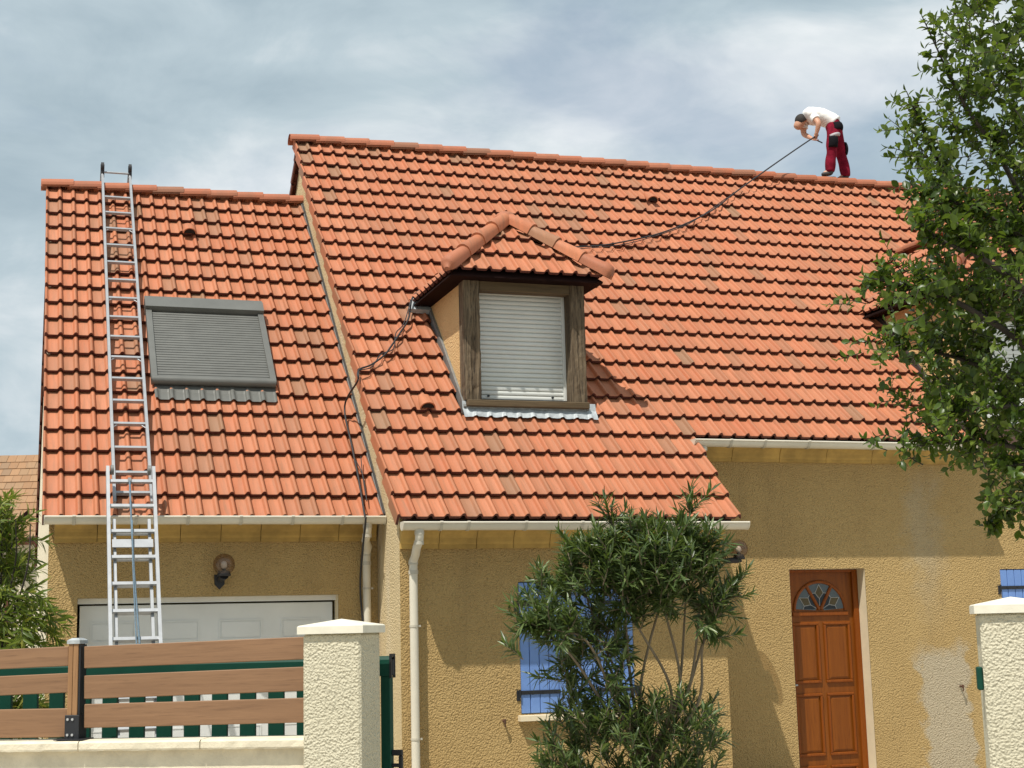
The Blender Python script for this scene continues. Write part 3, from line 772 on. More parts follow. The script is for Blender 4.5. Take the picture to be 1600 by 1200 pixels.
B((4.464, DYF-.02, 5.150), (5.468, DYF+.12, 5.262), 'beam', 'weathered_beam', dormer, .008)
B((4.30, DYF-.075, 3.925), (5.632, DYF+.25, 3.993), 'sill', 'weathered_beam', dormer, .008)
B((4.42, DYF+.17, 3.995), (5.468, DYF+.25, 4.036), 'sill_strip', 'black_metal', dormer)
B((5.436, DYF+.165, 4.038), (5.468, DYF+.235, 5.200), 'shutter_guide', 'shutter_white', dormer, .003)
B((5.4695, DYF+.162, 3.996), (5.50, DYF+.29, 5.24), 'inner_post', 'weathered_wood', dormer)
B((4.41, DYF+.165, 4.038), (4.435, DYF+.235, 5.200), 'shutter_guide', 'shutter_white', dormer)
B((4.41, DYF+.16, 5.202), (5.468, DYF+.29, 5.24), 'shutter_box', 'weathered_beam', dormer)
nsl = 24; zz0, zz1 = 4.038, 5.200; h = (zz1-zz0)/nsl
pr = [(.062, 0.0), (.052, .06), (.046, .2), (.044, .5), (.047, .8), (.054, .93), (.062, .99)]
vs = [(x, DYF+.14+y, z*h) for x in (4.436, 5.435) for (y, z) in pr]; fs = [(q+1, q, q+7, q+8) for q in range(6)]
ME_SLAT = MB().add(vs, fs).mesh('slat', 'shutter_white')
for i in range(nsl): place(ME_SLAT, 'slat', Matrix.Translation((0, 0, zz0+i*h)), dormer)
for x in (4.60, 5.31):
    MB().tube([(x, DYF+.186, zz0+.036), (x, DYF+.165, zz0+.036)], .012, 10).build('shutter_stop', 'black_metal', dormer)
# zinc apron below the sill, side flashings along the cheeks
vs = []; fs = []; nu = 110
for i in range(nu+1):
    u = 4.26+1.46*i/nu; ph = (u-RLX-.03) % PT; hh = np.interp(ph, [p[0] for p in PROF], [p[1] for p in PROF])
    w = .004*math.sin(u*23)+.003*math.sin(u*57)
    vs += [FM @ Vector((u, 1.585+w, hh*.6+.010)), FM @ Vector((u, 1.64, hh*.18+.026+w*.5)), FM @ Vector((u, 1.70, .035+w)), FM @ Vector((u, 1.765, .075))]
for i in range(nu): fs += [(4*i+q, 4*i+4+q, 4*i+5+q, 4*i+1+q) for q in range(3)]
MB().add(vs, fs).build('apron', 'zinc', dormer)
for (a, b) in ((DL0-.028, DL0-.002), (DL1+.002, DL1+.028)):
    gbox(a, b, 1.70, 3.75, -.05, .055, 'cheek_flashing', 'grey_lead', dormer, FM)
B((DL0+.02, DYF+.0, 3.84), (DL1-.02, DYF+.10, 3.925), 'sill_shadow_gap', 'void', dormer)  # near-black box paints in the shadow gap beneath the sill
MB().add([FM @ Vector(p) for p in ((4.03, 3.52, .05), (4.29, 3.50, .06), (4.29, 3.74, .07), (4.12, 3.74, .07), (4.03, 3.52, .0), (4.29, 3.50, .0), (4.29, 3.74, .0), (4.12, 3.74, .0))], BOXF).build('valley_flashing', 'zinc', dormer)
dormer_roof(4.94, 0.835, 14.18, 5.335, 14.88, 6.06, dormer, 4, 4, 0.02)
# dormer over the entrance side, flush with the wall below it
dx0, dx1 = 10.20, 12.70; yt2 = 13.216+(5.42-2.686)+.05
d2 = wall_y(dx0+.002, dx1-.002, 3.50, 5.42, DY-.012, [(10.60, 12.30, 3.62, 5.28)], .1, .2)
d2.prism([(dx0, DY-.010, 3.45), (dx0, DY-.010, 5.42), (dx0, yt2, 5.42)], (.15, 0, 0)); d2.prism([(dx1-.15, DY-.010, 3.45), (dx1-.15, DY-.010, 5.42), (dx1-.15, yt2, 5.42)], (.15, 0, 0))
dormer2 = d2.build('dormer', 'dormer_render', house)
B((10.57, DY-.05, 3.56), (12.33, DY+.10, 3.615), 'sill', 'coping_stone', dormer2, .006)
B((10.602, DY+.02, 5.14), (12.298, DY+.12, 5.278), 'lintel', 'weathered_beam', dormer2)
for i in range(30): B((10.66, DY+.07+.004*(i % 2), 3.64+i*.05), (12.24, DY+.085+.004*(i % 2), 3.64+i*.05+.047), 'slat', 'shutter_white', dormer2)
B((10.603, DY+.05, 3.617), (10.658, DY+.10, 5.138), 'shutter_guide', 'shutter_white', dormer2); B((12.242, DY+.05, 3.617), (12.297, DY+.10, 5.138), 'shutter_guide', 'shutter_white', dormer2)
gbox(dx0-.03, dx0-.002, 1.45, 3.95, -.05, .06, 'cheek_flashing', 'dark_flashing', dormer2, FM)
dormer_roof(11.45, 1.45, 14.20, 5.50, 15.40, 6.66, dormer2, 5, 5, 0.03)

# ------------------------------------------------------------------ entrance door
reveal(DOOR, DY, 0.26, house)
DP = DY+0.19                                                   # plane of the door leaf
def dz_(py): return ray_y(1285, py, DP).z
dc = 8.405
door = B((7.985, DP, .03), (8.815, DP+.045, DOOR[3]-.035), 'door', 'door_wood', house)
fr = MB(); fr.box((DOOR[0]+.003, DP-.035, .02), (7.984, DP+.06, DOOR[3]-.004), None, .004); fr.box((8.816, DP-.035, .02), (DOOR[1]-.003, DP+.06, DOOR[3]-.004), None, .004)
fr.box((7.985, DP-.035, DOOR[3]-.034), (8.815, DP+.06, DOOR[3]-.004), None, .004); fr.build('door_frame', 'door_frame_wood', door)
zf = dz_(954); FR_ = .315
# fan light: three leaded sectors
def sector(a0, a1, r0, r1, y, mat, name, n=14):
    vs = [(dc+r*math.cos(a0+(a1-a0)*i/n), y, zf+r*math.sin(a0+(a1-a0)*i/n)) for r in (r0, r1) for i in range(n+1)]
    MB().add(vs, [(i+1, i, n+1+i, n+2+i) for i in range(n)]).build(name, mat, door)
mb = MB(); n = 30
mb.tube([(dc+FR_*math.cos(math.pi*i/n), DP-.004, zf+FR_*math.sin(math.pi*i/n)) for i in range(n+1)], .018, 8)
mb.build('fan_moulding', 'door_frame_wood', door)
B((dc-FR_-.03, DP-.022, zf-.055), (dc+FR_+.03, DP-.001, zf-.012), 'fan_rail', 'door_frame_wood', door, .005)
for k, (a0, a1) in enumerate(((.0, math.pi/3), (math.pi/3, 2*math.pi/3), (2*math.pi/3, math.pi))):
    a0 += .07; a1 -= .07; am = (a0+a1)/2
    sector(a0, a1, .05, FR_-.018, DP-.0035, 'pane_grey', 'pane')
    P = lambda a, r: (dc+r*math.cos(a), DP-.0055, zf+r*math.sin(a))
    MB().add([P(am, .13), P(am-.26, .20), P(am, .285), P(am+.26, .20)], [(0, 1, 2, 3)]).build('pane', 'pane_amber', door)
    Q = lambda a, r: (dc+r*math.cos(a), DP-.0050, zf+r*math.sin(a))
    MB().add([Q(am-.30, .07), Q(a0+.02, .20), Q(am-.26, .20), Q(am, .13), Q(am, .06)], [(0, 1, 2, 3, 4)]).build('pane', 'pane_dark', door)
    MB().add([Q(am+.30, .07), Q(a1-.02, .20), Q(am+.26, .20), Q(am, .13), Q(am, .06)], [(4, 3, 2, 1, 0)]).build('pane', 'pane_dark', door)
    mb = MB()
    for (p, q) in (((am, .05), (am, .13)), ((am, .13), (am-.26, .20)), ((am, .13), (am+.26, .20)), ((am-.26, .20), (am, .285)), ((am+.26, .20), (am, .285)), ((am-.26, .20), (a0, .21)), ((am+.26, .20), (a1, .21))):
        mb.tube([P(*p), P(*q)], .0045, 6)
    mb.build('lead_came', 'lead_came', door)
for a in (math.pi/3, 2*math.pi/3):
    MB().tube([(dc+.02*math.cos(a), DP-.006, zf+.02*math.sin(a)), (dc+FR_*math.cos(a), DP-.006, zf+FR_*math.sin(a))], .020, 8).build('fan_mullion', 'door_frame_wood', door)
for (za, zb) in ((dz_(972), dz_(1067)), (dz_(1083), dz_(1181)), (dz_(1196), dz_(1225))):
    for (xa, xb) in ((8.045, 8.375), (8.435, 8.765)):
        mb = MB(); w = .030
        for (a, b, c, d) in ((xa, xb, za-w, za), (xa, xb, zb, zb+w), (xa, xa+w, zb+w, za-w), (xb-w, xb, zb+w, za-w)):
            mb.box((a, DP-.020, c), (b, DP-.001, d), None, .006)
        mb.build('panel_moulding', 'door_frame_wood', door)
        mb = MB(); a, b, c, d = xa+w+.004, xb-w-.004, zb+w+.004, za-w-.004; e = .028
        mb.add([(a, DP-.001, c), (b, DP-.001, c), (b, DP-.001, d), (a, DP-.001, d), (a+e, DP-.011, c+e), (b-e, DP-.011, c+e), (b-e, DP-.011, d-e), (a+e, DP-.011, d-e)],
               [(4, 5, 6, 7), (0, 1, 5, 4), (1, 2, 6, 5), (2, 3, 7, 6), (3, 0, 4, 7)]).build('door_panel', 'door_wood', door)
MB().tube([(8.015, DP-.002, 1.0), (8.015, DP-.05, 1.0), (8.055, DP-.05, 1.0)], .010, 8).build('handle', 'zinc', door)

# ------------------------------------------------------------------ shuttered windows
def shutters(win, Y, parent, sill_mat='reveal_plaster'):
    x0, x1, z0, z1 = win; n = 12; w = (x1-x0)/n
    pane = B((x0+.002, Y+.10, z0+.002), (x1-.002, Y+.12, z1-.002), 'window', 'pane_dark', parent)
    reveal(win, Y, 0.13, parent)
    me = MB().box((.003, 0, 0), (w-.003, .028, z1-z0-.016), None, .004).mesh('plank', 'blue_paint')
    for i in range(n): place(me, 'plank', Matrix.Translation((x0+i*w, Y+.004, z0+.008)), pane)
    for z in (z0+.20, z1-.21):
        for sgn, xa in ((1, x0), (-1, x1)):
            mb = MB(); a, b = sorted((xa-.018*sgn, xa+.40*sgn)); mb.box((a, Y-.008, z-.019), (b, Y+.003, z+.019), None, .003)
            a, b = sorted((xa-.045*sgn, xa-.010*sgn)); mb.box((a, Y-.012, z-.075), (b, Y-.001, z+.025), None, .004)
            mb.tube([(xa-.012*sgn, Y-.012, z-.045), (xa-.012*sgn, Y-.012, z+.03)], .011, 8)
            mb.build('strap_hinge', 'black_metal', pane)
            for q in (.08, .22, .35): MB().tube([(xa+q*sgn, Y-.009, z), (xa+q*sgn, Y-.013, z)], .008, 8).build('rivet', 'black_metal', pane)
    mb = MB(); mb.prism([(x0-.035, Y+.10, z0-.002), (x0-.035, Y-.075, z0-.012), (x0-.035, Y-.080, z0-.060), (x0-.035, Y+.10, z0-.060)], (x1-x0+.07, 0, 0)); mb.build('sill', 'reveal_plaster', pane)
shutters(WIN, FY, house); shutters(WIN2, DY, house)
for (px, py, Y) in ((786, 1126, FY), (1500, 1072, DY)):
    p = ray_y(px, py, Y)
    mb = MB().tube([p+Vector((0, .03, 0)), p+Vector((0, -.055, 0))], .010, 8); mb.tube([p+Vector((0, -.055, -.02)), p+Vector((0, -.058, .016))], .012, 8); mb.tube([p+Vector((0, -.056, -.01)), p+Vector((.006, -.05, -.055))], .007, 6)
    mb.build('shutter_catch', 'rust', house)

# ------------------------------------------------------------------ globe lamps
def lamp(c, r, wall, label, away=(0, 1, 0)):
    c = Vector(c); wall = Vector(wall); t = thing('wall_lamp', wall, label, 'lamp', 'globe wall lamps')
    MB().sphere(c, r, 32, 20).build('globe', 'smoked_glass', t)
    mb = MB().sphere(c+Vector((0, 0, -.005)), r*.30, 14, 10, (1, 1, 1.25)); mb.build('bulb', 'bulb', t)
    MB().tube([c+Vector((0, 0, -r*.40)), c+Vector((0, 0, -r*.72))], r*.20, 12).build('bulb_socket', 'black_rubber', t)
    d = (wall-c); d.z = 0; dn = d.normalized()
    MB().lathe([(r*.02, -.005), (r*.62, -.005), (r*.64, .012), (r*.55, .03), (r*.5, .045)], 20, Matrix.Translation(c+Vector((0, 0, -r*1.02)))).build('collar', 'black_rubber', t)
    base = Vector((wall.x, wall.y, c.z-r*1.35))
    mb = MB().tube([c+Vector((0, 0, -r)), c+Vector((0, 0, -r*1.15))+dn*.02, base-dn*.01], [r*.45, r*.34, r*.22], 10)
    mb.prism([base+Vector(q)-dn*.0 for q in ((-.05, 0, .05), (.05, 0, .05), (.045, 0, -.04), (0, 0, -.09), (-.045, 0, -.04))] if abs(dn.y) > .5 else [base+Vector(q) for q in ((0, -.05, .05), (0, .05, .05), (0, .045, -.04), (0, 0, -.09), (0, -.045, -.04))], -dn*.025)
    mb.build('bracket', 'black_rubber', t)
gl = ray_y(350, 882, DY-.19); lamp(gl, .103, (gl.x-.02, DY, gl.z), 'smoked globe lamp on the wall above the garage door')
el = ray_y(1154, 858, 14.02); lamp(el, .098, (FXR, el.y, el.z), 'smoked globe lamp at the corner beside the entrance, above the oleander')

# ------------------------------------------------------------------ ladders
def rail_box(a, b, w, d, wdir):
    """rectangular bar from a to b; w along wdir, d across"""
    a, b = Vector(a), Vector(b); t = (b-a).normalized(); wd = Vector(wdir); wd = (wd - t*wd.dot(t)).normalized(); n = t.cross(wd)
    vs = [p+wd*(sx*w/2)+n*(sy*d/2) for p in (a, b) for (sx, sy) in ((-1, -1), (1, -1), (1, 1), (-1, 1))]
    return vs, [(0, 1, 2, 3), (4, 7, 6, 5), (0, 4, 5, 1), (1, 5, 6, 2), (2, 6, 7, 3), (3, 7, 4, 0)]
rl = thing('roof_ladder', (1.0, 14.2, 2.8), 'narrow aluminium roof ladder hooked over the garage ridge', 'ladder')
NL = .085
def rlp(x, s): return FG @ Vector((x, s, NL))
xl = lambda s: .846+.006*(s-3); xr_ = lambda s: 1.182+.006*(s-3)
for f_ in (xl, xr_): MB().add(*rail_box(rlp(f_(0.05), .05), rlp(f_(6.42), 6.42), .028, .060, (1, 0, 0))).build('rail', 'aluminium', rl)
for k in range(16):
    s = .50+.385*k
    if s < 6.2: MB().add(*rail_box(rlp(xl(s)+.012, s), rlp(xr_(s)-.012, s), .030, .034, (0, 1, 1))).build('rung', 'aluminium', rl)
MB().add(*rail_box(rlp(xl(.1)+.012, .2), rlp(xr_(.1)-.012, .2), .030, .034, (0, 1, 1))).build('rung', 'aluminium', rl)
hz = 7.515
for x in (xl(6.4), xr_(6.4)):
    top = rlp(x, 6.42)
    mb = MB().tube([top, top+Vector((0, .06, .10)), top+Vector((0, .20, .13)), top+Vector((0, .33, .02)), top+Vector((0, .45, -.14))], .017, 8); mb.build('ridge_hook', 'aluminium', rl)
    MB().tube([top+Vector((0, .03, .0)), top+Vector((0, .03, .17))], .024, 8).build('wheel_arm', 'black_rubber', rl)
    MB().tube([top+Vector((-.018, .03, .14)), top+Vector((.018, .03, .14))], .055, 16).build('wheel', 'black_rubber', rl)
tp = rlp(xl(6.4), 6.42)+Vector((0, .03, .07)); tq = rlp(xr_(6.4), 6.42)+Vector((0, .03, .07))
MB().tube([tp, tq], .014, 8).build('top_bar', 'aluminium', rl)
for k in (2, 5, 8, 12):
    s = .50+.385*k - .03
    for f_, sg in ((xl, 1), (xr_, -1)): MB().tube([rlp(f_(s), s-.04), rlp(f_(s)+sg*.05, s+.015)], .006, 6).build('rung_brace', 'aluminium', rl)

ex = thing('extension_ladder', (.97, 12.25, 0), 'two section aluminium extension ladder leaning on the garage gutter', 'ladder')
LT = Vector((0, 14.20, 3.235)); LB = Vector((0, 12.25, 0.0)); ld = (LT-LB).normalized(); ln = Vector((1, 0, 0)).cross(ld).normalized()   # ln points to the street
if ln.y > 0: ln = -ln
Lh = (LT-LB).length
def ep(x, s, n=0): return Vector((x, 0, 0)) + LB + ld*s + ln*n
for x in (.762, 1.176): MB().add(*rail_box(ep(x, 0), ep(x, Lh), .030, .072, (1, 0, 0))).build('rail', 'aluminium', ex)
k = 0
while .22+.28*k < Lh-.08:
    s = .22+.28*k; s = Lh-.155-.28*k
    if s < .1: break
    MB().add(*rail_box(ep(.777, s), ep(1.161, s), .030, .030, ld)).build('rung', 'aluminium', ex); k += 1
for x in (.815, 1.123): MB().add(*rail_box(ep(x, .30, -.055), ep(x, Lh-.56, -.055), .026, .060, (1, 0, 0))).build('fly_rail', 'aluminium', ex)
k = 0
while True:
    s = Lh-.70-.28*k
    if s < .4: break
    MB().add(*rail_box(ep(.828, s, -.055), ep(1.110, s, -.055), .028, .028, ld)).build('fly_rung', 'aluminium', ex); k += 1
MB().add(*rail_box(ep(.79, Lh-.85, .005), ep(1.148, Lh-.85, .005), .085, .010, ld)).build('stay_plate', 'aluminium', ex)
for x in (.775, 1.163): MB().tube([ep(x+.012*(1 if x < 1 else -1), Lh-.03, .01), ep(x+.042*(1 if x < 1 else -1), Lh-.03, .01)], .046, 16).build('guide_wheel', 'grey_lead', ex)
for x in (.762, 1.176): MB().add(*rail_box(ep(x, -.0, 0), ep(x, .09, 0), .046, .085, (1, 0, 0))).build('rubber_foot', 'black_rubber', ex)
MB().tube([ep(.955, Lh-.17, .03), ep(.960, Lh-.6, .03), ep(.972, Lh-1.2, .03), ep(1.0, Lh-1.9, .035), ep(1.0, Lh-2.6, .03), ep(.99, .4, .03)], .009, 6).build('rope', 'rope', ex)
MB().tube([ep(.968, Lh-.62, .035), ep(.962, Lh-1.1, .04), ep(.968, Lh-1.7, .05), ep(.985, Lh-2.4, .04), ep(.98, .5, .03)], .006, 6).build('rope', 'rope', ex)
MB().add(*rail_box(ep(.94, Lh-.155, .008), ep(.97, Lh-.155, .008), .05, .04, ld)).build('pulley', 'grey_lead', ex)

# ------------------------------------------------------------------ street fence, pillars, gate
PD = 8.0
C0 = at(563, 1000, PD); fdir = Vector((.850, -.527, 0)).normalized(); bdir = Vector((-fdir.y, fdir.x, 0))
FF = Matrix(((fdir.x, bdir.x, 0, C0.x), (fdir.y, bdir.y, 0, C0.y), (0, 0, 1, 0), (0, 0, 0, 1)))
def fpt(px, py, yl):
    """local fence coordinates of the point seen at (px,py) in the upright plane y=yl of the fence frame"""
    d = cr*((px-800)/FPX) + cu*((600-py)/FPX) + fw; o = Vector((0, 0, EYE)); q = C0 + bdir*yl
    t = (q-o).dot(bdir)/d.dot(bdir); p = o+d*t; return Vector(((p-C0).dot(fdir), yl, p.z))
def fbox(a, b, name, mat, parent, bev=0.0): return MB().box(a, b, FF, bev).build(name, mat, parent)
def pillar(x0, w, zc, label):
    base = FF @ Vector((x0+w/2, w/2, 0)); t = thing('gate_pillar', base, label, 'pillar', 'gate pillars')
    bm = bmesh.new(); bmesh.ops.create_cube(bm, size=1.0)
    mb = MB().box((x0, 0, 0), (x0+w, w, zc), FF, .012); mb.build('shaft', 'cream_roughcast', t)
    o = .024; h = .046; a, b, c, d = x0-o, x0+w+o, -o, w+o; m = ((a+b)/2, (c+d)/2, zc+h+.034)
    vs = [(a, c, zc), (b, c, zc), (b, d, zc), (a, d, zc), (a, c, zc+h-.006), (b, c, zc+h-.006), (b, d, zc+h-.006), (a, d, zc+h-.006),
          (a+.008, c+.008, zc+h), (b-.008, c+.008, zc+h), (b-.008, d-.008, zc+h), (a+.008, d-.008, zc+h), m]
    fs = [(0, 3, 2, 1)] + [(i, (i+1) % 4, 4+(i+1) % 4, 4+i) for i in range(4)] + [(4+i, 4+(i+1) % 4, 8+(i+1) % 4, 8+i) for i in range(4)] + [(8+i, 8+(i+1) % 4, 12) for i in range(4)]
    MB().add([FF @ Vector(p) for p in vs], fs).build('cap', 'cap_stone', t)
    bm.free(); return t
PW = .33
zc1 = fpt(520, 990, 0).z
pillar(-PW, PW, zc1, 'cream roughcast pillar with pyramid cap at the right end of the wooden fence')
q = fpt(1533, 1000, 0)
zc2 = fpt(1560, 958, 0).z
p2 = pillar(q.x, PW, zc2, 'cream roughcast pillar with pyramid cap at the right edge of the picture')
gk = fpt(1531, 1060, .05)
MB().box((q.x-.030, .03, gk.z-.056), (q.x-.001, .10, gk.z+.056), FF, .006).build('latch_box', 'green_paint', p2)

# low wall with coping stones (both follow the slight fall of the street)
cl, crt = fpt(0, 1160, .05), fpt(470, 1153, .05)
sl = (crt.z-cl.z)/(crt.x-cl.x)
def zcop(x): return crt.z + sl*(x-crt.x)
lw = thing('garden_wall', FF @ Vector((-3, .16, 0)), 'low cream wall with coping under the wooden fence', 'wall')
XL = -6.0
vs = [(x, y, z) for (x, y, z) in ((XL, .10, 0), (-PW-.001, .10, 0), (-PW-.001, .25, 0), (XL, .25, 0), (XL, .10, zcop(XL)-.055), (-PW-.001, .10, zcop(-PW)-.055), (-PW-.001, .25, zcop(-PW)-.055), (XL, .25, zcop(XL)-.055))]
MB().add([FF @ Vector(p) for p in vs], [(0,3,2,1),(4,5,6,7),(0,1,5,4),(1,2,6,5),(2,3,7,6),(3,0,4,7)]).build('shaft', 'coping_stone', lw)
x = -PW-.002; i = 0
while x > XL:
    a = x-[.62, .74, .55, .7][i % 4]; i += 1; nseg = 14; vs = []; fs = []
    for kx in range(nseg+1):
        xx = a+.004+(x-a-.006)*kx/nseg; z = zcop(xx); e = .5 if 0 < kx < nseg else 1.0
        jt = lambda: rnd.uniform(-.0018, .0018)
        prof = [(.052, z-.055+jt()), (.048+jt(), z-.045), (.048+jt(), z-.012), (.058+jt(), z-.001+jt()*.4), (.16, z+.004+jt()*.3), (.29, z), (.30, z-.055)]
        vs += [FF @ Vector((xx, y, zz)) for (y, zz) in prof]
    for kx in range(nseg):
        for q_ in range(6): fs.append((kx*7+q_, kx*7+7+q_, kx*7+8+q_, kx*7+1+q_))
        fs.append((kx*7+6, kx*7+13, kx*7+7, kx*7))
    fs += [tuple(range(7)), tuple(range(nseg*7, nseg*7+7))[::-1]]
    MB().add(vs, fs).build('coping_stone', 'coping_stone', lw); x = a

fence = thing('wooden_fence', FF @ Vector((-2, .16, 1.0)), 'brown horizontal board fence on the low cream wall', 'fence')
YB = .13; BT = .024
def board(px0, px1, y0a, y1a, y0b, y1b, x_over=None):
    """board between photo columns px0 and px1: upper and lower edge rows at each end"""
    a0, a1 = fpt(px0, y0a, YB), fpt(px0, y1a, YB); b0, b1 = fpt(px1, y0b, YB), fpt(px1, y1b, YB)
    if x_over is not None:
        t = (x_over-b0.x)/(a0.x-b0.x); a0 = b0+(a0-b0)*t; a1 = b1+(a1-b1)*t
    ln_ = (b0-a0).length; c = FF @ ((a0+a1)/2)
    Lz = b0.z-a0.z; hgt = ((a0.z-a1.z)+(b0.z-b1.z))/2
    o = MB().box((0, 0, -hgt/2), (ln_, BT, hgt/2), None, .004).mesh('board', 'fence_wood')
    m = Matrix.Translation(c) @ Matrix.Rotation(math.atan2(fdir.y, fdir.x), 4, 'Z') @ Matrix.Rotation(-math.atan2(Lz, math.hypot(b0.x-a0.x, 0)), 4, 'Y')
    w_ = place(o, 'board', m, fence)
for (a, b, c_, d) in ((1010, 1044.5, 994.7, 1030), (1056, 1092, 1042, 1080.5), (1101, 1137, 1091, 1131)):
    board(131, 476, a, b, c_, d)
for (a, b, c_, d) in ((1016, 1048, 1010.7, 1043.5), (1059, 1093, 1054, 1089.5), (1103.5, 1140, 1101.5, 1136)):
    board(0, 106, a, b, c_, d, x_over=-5.6)
pa, pb = fpt(107, 1010, YB-.02), fpt(124, 1010, YB-.02); ptop = fpt(117, 1006, YB-.02).z
wx = .062; px_ = pa.x
for (a, b) in ((px_, px_+wx*.46), (px_+wx*.5, px_+wx)): fbox((a, YB-.02, zcop(px_)+.012), (b, YB+.06, ptop), 'post', 'post_wood', fence, .002)
fbox((px_+.004, YB-.012, zcop(px_)+.014), (px_+wx+.012, YB+.055, ptop-.004), 'post_core', 'black_metal', fence)
c = (px_+wx/2+.003, YB+.02, ptop)
vs = [(c[0]+sx*.040, c[1]+sy*.047, c[2]+z) for z in (0, .020) for (sx, sy) in ((-1, -1), (1, -1), (1, 1), (-1, 1))] + [(c[0]+sx*.02, c[1]+sy*.025, c[2]+.033) for (sx, sy) in ((-1, -1), (1, -1), (1, 1), (-1, 1))]
MB().add([FF @ Vector(p) for p in vs], [(0, 3, 2, 1)] + [(i, (i+1) % 4, 4+(i+1) % 4, 4+i) for i in range(4)] + [(4+i, 4+(i+1) % 4, 8+(i+1) % 4, 8+i) for i in range(4)] + [(8, 9, 10, 11)]).build('post_cap', 'zinc', fence)
zb = zcop(px_)
ft = fbox((px_-.008, YB-.030, zb+.006), (px_+wx+.020, YB-.022, zb+.142), 'post_shoe', 'black_metal', fence, .003)
fbox((px_-.055, YB-.065, zb+.004), (px_+wx+.06, YB+.07, zb+.011), 'base_plate', 'black_metal', fence)
fbox((px_+wx+.012, YB-.022, zb+.012), (px_+wx+.020, YB+.055, zb+.142), 'post_shoe', 'black_metal', fence)
for dx in (.014, .044):
    for dz in (.032, .118):
        p = FF @ Vector((px_+dx, YB-.031, zb+dz)); MB().tube([p, p-bdir*.006], .0075, 10).build('bolt', 'bolt_steel', fence)

# sliding gate parked open behind the fence
YG = .50
gate = thing('sliding_gate', FF @ Vector((-2, YG, 0)), 'dark green slatted sliding gate parked behind the wooden fence', 'gate')
ge = fpt(612, 1100, YG); gt0, gt1 = fpt(600, 1025, YG).z, fpt(600, 1056, YG).z
gx1 = ge.x; gx0 = gx1-3.9
rail = MB(); 
def gz(x): return sl*0.6*(x-gx1)
vs = []
for x in (gx0, gx1):
    pr_ = [(YG-.035, gt1), (YG-.035, gt0-.02), (YG-.025, gt0-.004), (YG-.01, gt0), (YG+.01, gt0), (YG+.025, gt0-.004), (YG+.035, gt0-.02), (YG+.035, gt1)]
    vs += [FF @ Vector((x, y, z+gz(x))) for (y, z) in pr_]
MB().add(vs, [(i, i+8, (i+1) % 8+8, (i+1) % 8) for i in range(8)] + [tuple(range(8))[::-1]]).build('top_rail', 'green_paint', gate)
fbox((gx0, YG-.025, .10), (gx1, YG+.025, .22), 'bottom_rail', 'green_paint', gate)
fbox((gx1-.055, YG-.03, .22), (gx1, YG+.03, gt1), 'end_post', 'green_paint', gate, .003)
fbox((gx0, YG-.03, .22), (gx0+.055, YG+.03, gt1+gz(gx0)), 'end_post', 'green_paint', gate, .003)
xa, xb = fpt(344, 1085, YG).x, fpt(432, 1085, YG).x; pitch = (xb-xa)/2; w_ = pitch*.54
ks = int((gx0-xa)/pitch); 
for k in range(ks, 40):
    x = xa+pitch*k
    if x+w_/2 > gx1-.06: break
    fbox((x-w_/2, YG-.012, .222), (x+w_/2, YG+.012, gt1+gz(x)-.001), 'slat', 'green_paint', gate, .002)
# end guide on the rail and black pull handle
e0 = FF @ Vector((gx1, YG, gt1))
mb = MB(); mb.box((gx1+.001, YG-.040, gt1-.012), (gx1+.012, YG-.026, gt0+.012), FF); mb.box((gx1+.001, YG+.026, gt1-.012), (gx1+.012, YG+.040, gt0+.012), FF); mb.box((gx1+.001, YG-.026, gt0-.004), (gx1+.012, YG+.026, gt0+.012), FF)
mb.tube([FF @ Vector((gx1+.004, YG, gt0-.02)), FF @ Vector((gx1+.004, YG, gt1+.004))], .013, 8); mb.build('end_guide', 'black_metal', gate)
hp = fpt(622, 1180, YG)
mb = MB(); h0 = hp.z
mb.box((gx1, YG-.012, h0-.002), (gx1+.062, YG+.012, h0+.030), FF, .004); mb.box((gx1, YG-.012, h0-.065), (gx1+.045, YG+.012, h0-.045), FF, .004); mb.box((gx1+.040, YG-.012, h0-.11), (gx1+.062, YG+.012, h0-.002), FF, .004)
mb.build('pull_handle', 'black_metal', gate)

# ------------------------------------------------------------------ neighbouring house far left
nb = thing('neighbouring_house', at(-60, 1000, 37).xy.to_3d(), 'distant house with brown flat tiled roof at the left edge', 'house')
nr = at(50, 716, 37); 
ND = 37.0
e1 = Vector((cr.x, cr.y, 0)).normalized(); e2 = Vector((-e1.y, e1.x, 0))                 # along the ridge, away from the street
ridge_z = at(20, 716, ND).z; R0_ = Vector((at(20, 716, ND).x, at(20, 716, ND).y, ridge_z))
run = 2.15; FN = frame(R0_ - e2*run - Vector((0, 0, run)), e1, (e2+Vector((0, 0, 1))))
LN = run*math.sqrt(2)
mb = MB().add([FN @ Vector(p) for p in ((-6, 0, -.02), (2.5, 0, -.02), (2.5, LN, -.02), (-6, LN, -.02), (-6, 0, -.14), (2.5, 0, -.14), (2.5, LN, -.14), (-6, LN, -.14))], BOXF)
nroof = mb.build('roof', 'underlay', nb)
tw, tg = .215, .262
vs = [(0, 0, .0), (tw-.006, 0, .0), (tw-.006, .29, -.02), (0, .29, -.02), (0, 0, .024), (tw-.006, 0, .024), (tw-.006, .29, .004), (0, .29, .004)]
ME_FT = mesh_from(vs, BOXF, 'flat_tile', 'brown_flat_tile'); FTM = (vs, BOXF); far = MB()
nrow = int(LN/tg)+1
for k in range(nrow):
    for c in range(-28, 11):
        m = FN @ Matrix.Translation((c*tw+(tw/2 if k % 2 else 0), k*tg-.02, rnd.uniform(0, .006)))
        if -6 <= c < 5: place(ME_FT, 'flat_tile', m, nroof)
        else: far.add([m @ Vector(p) for p in vs], BOXF)
far.build('tile_field', 'brown_flat_tile', nroof, 'stuff')
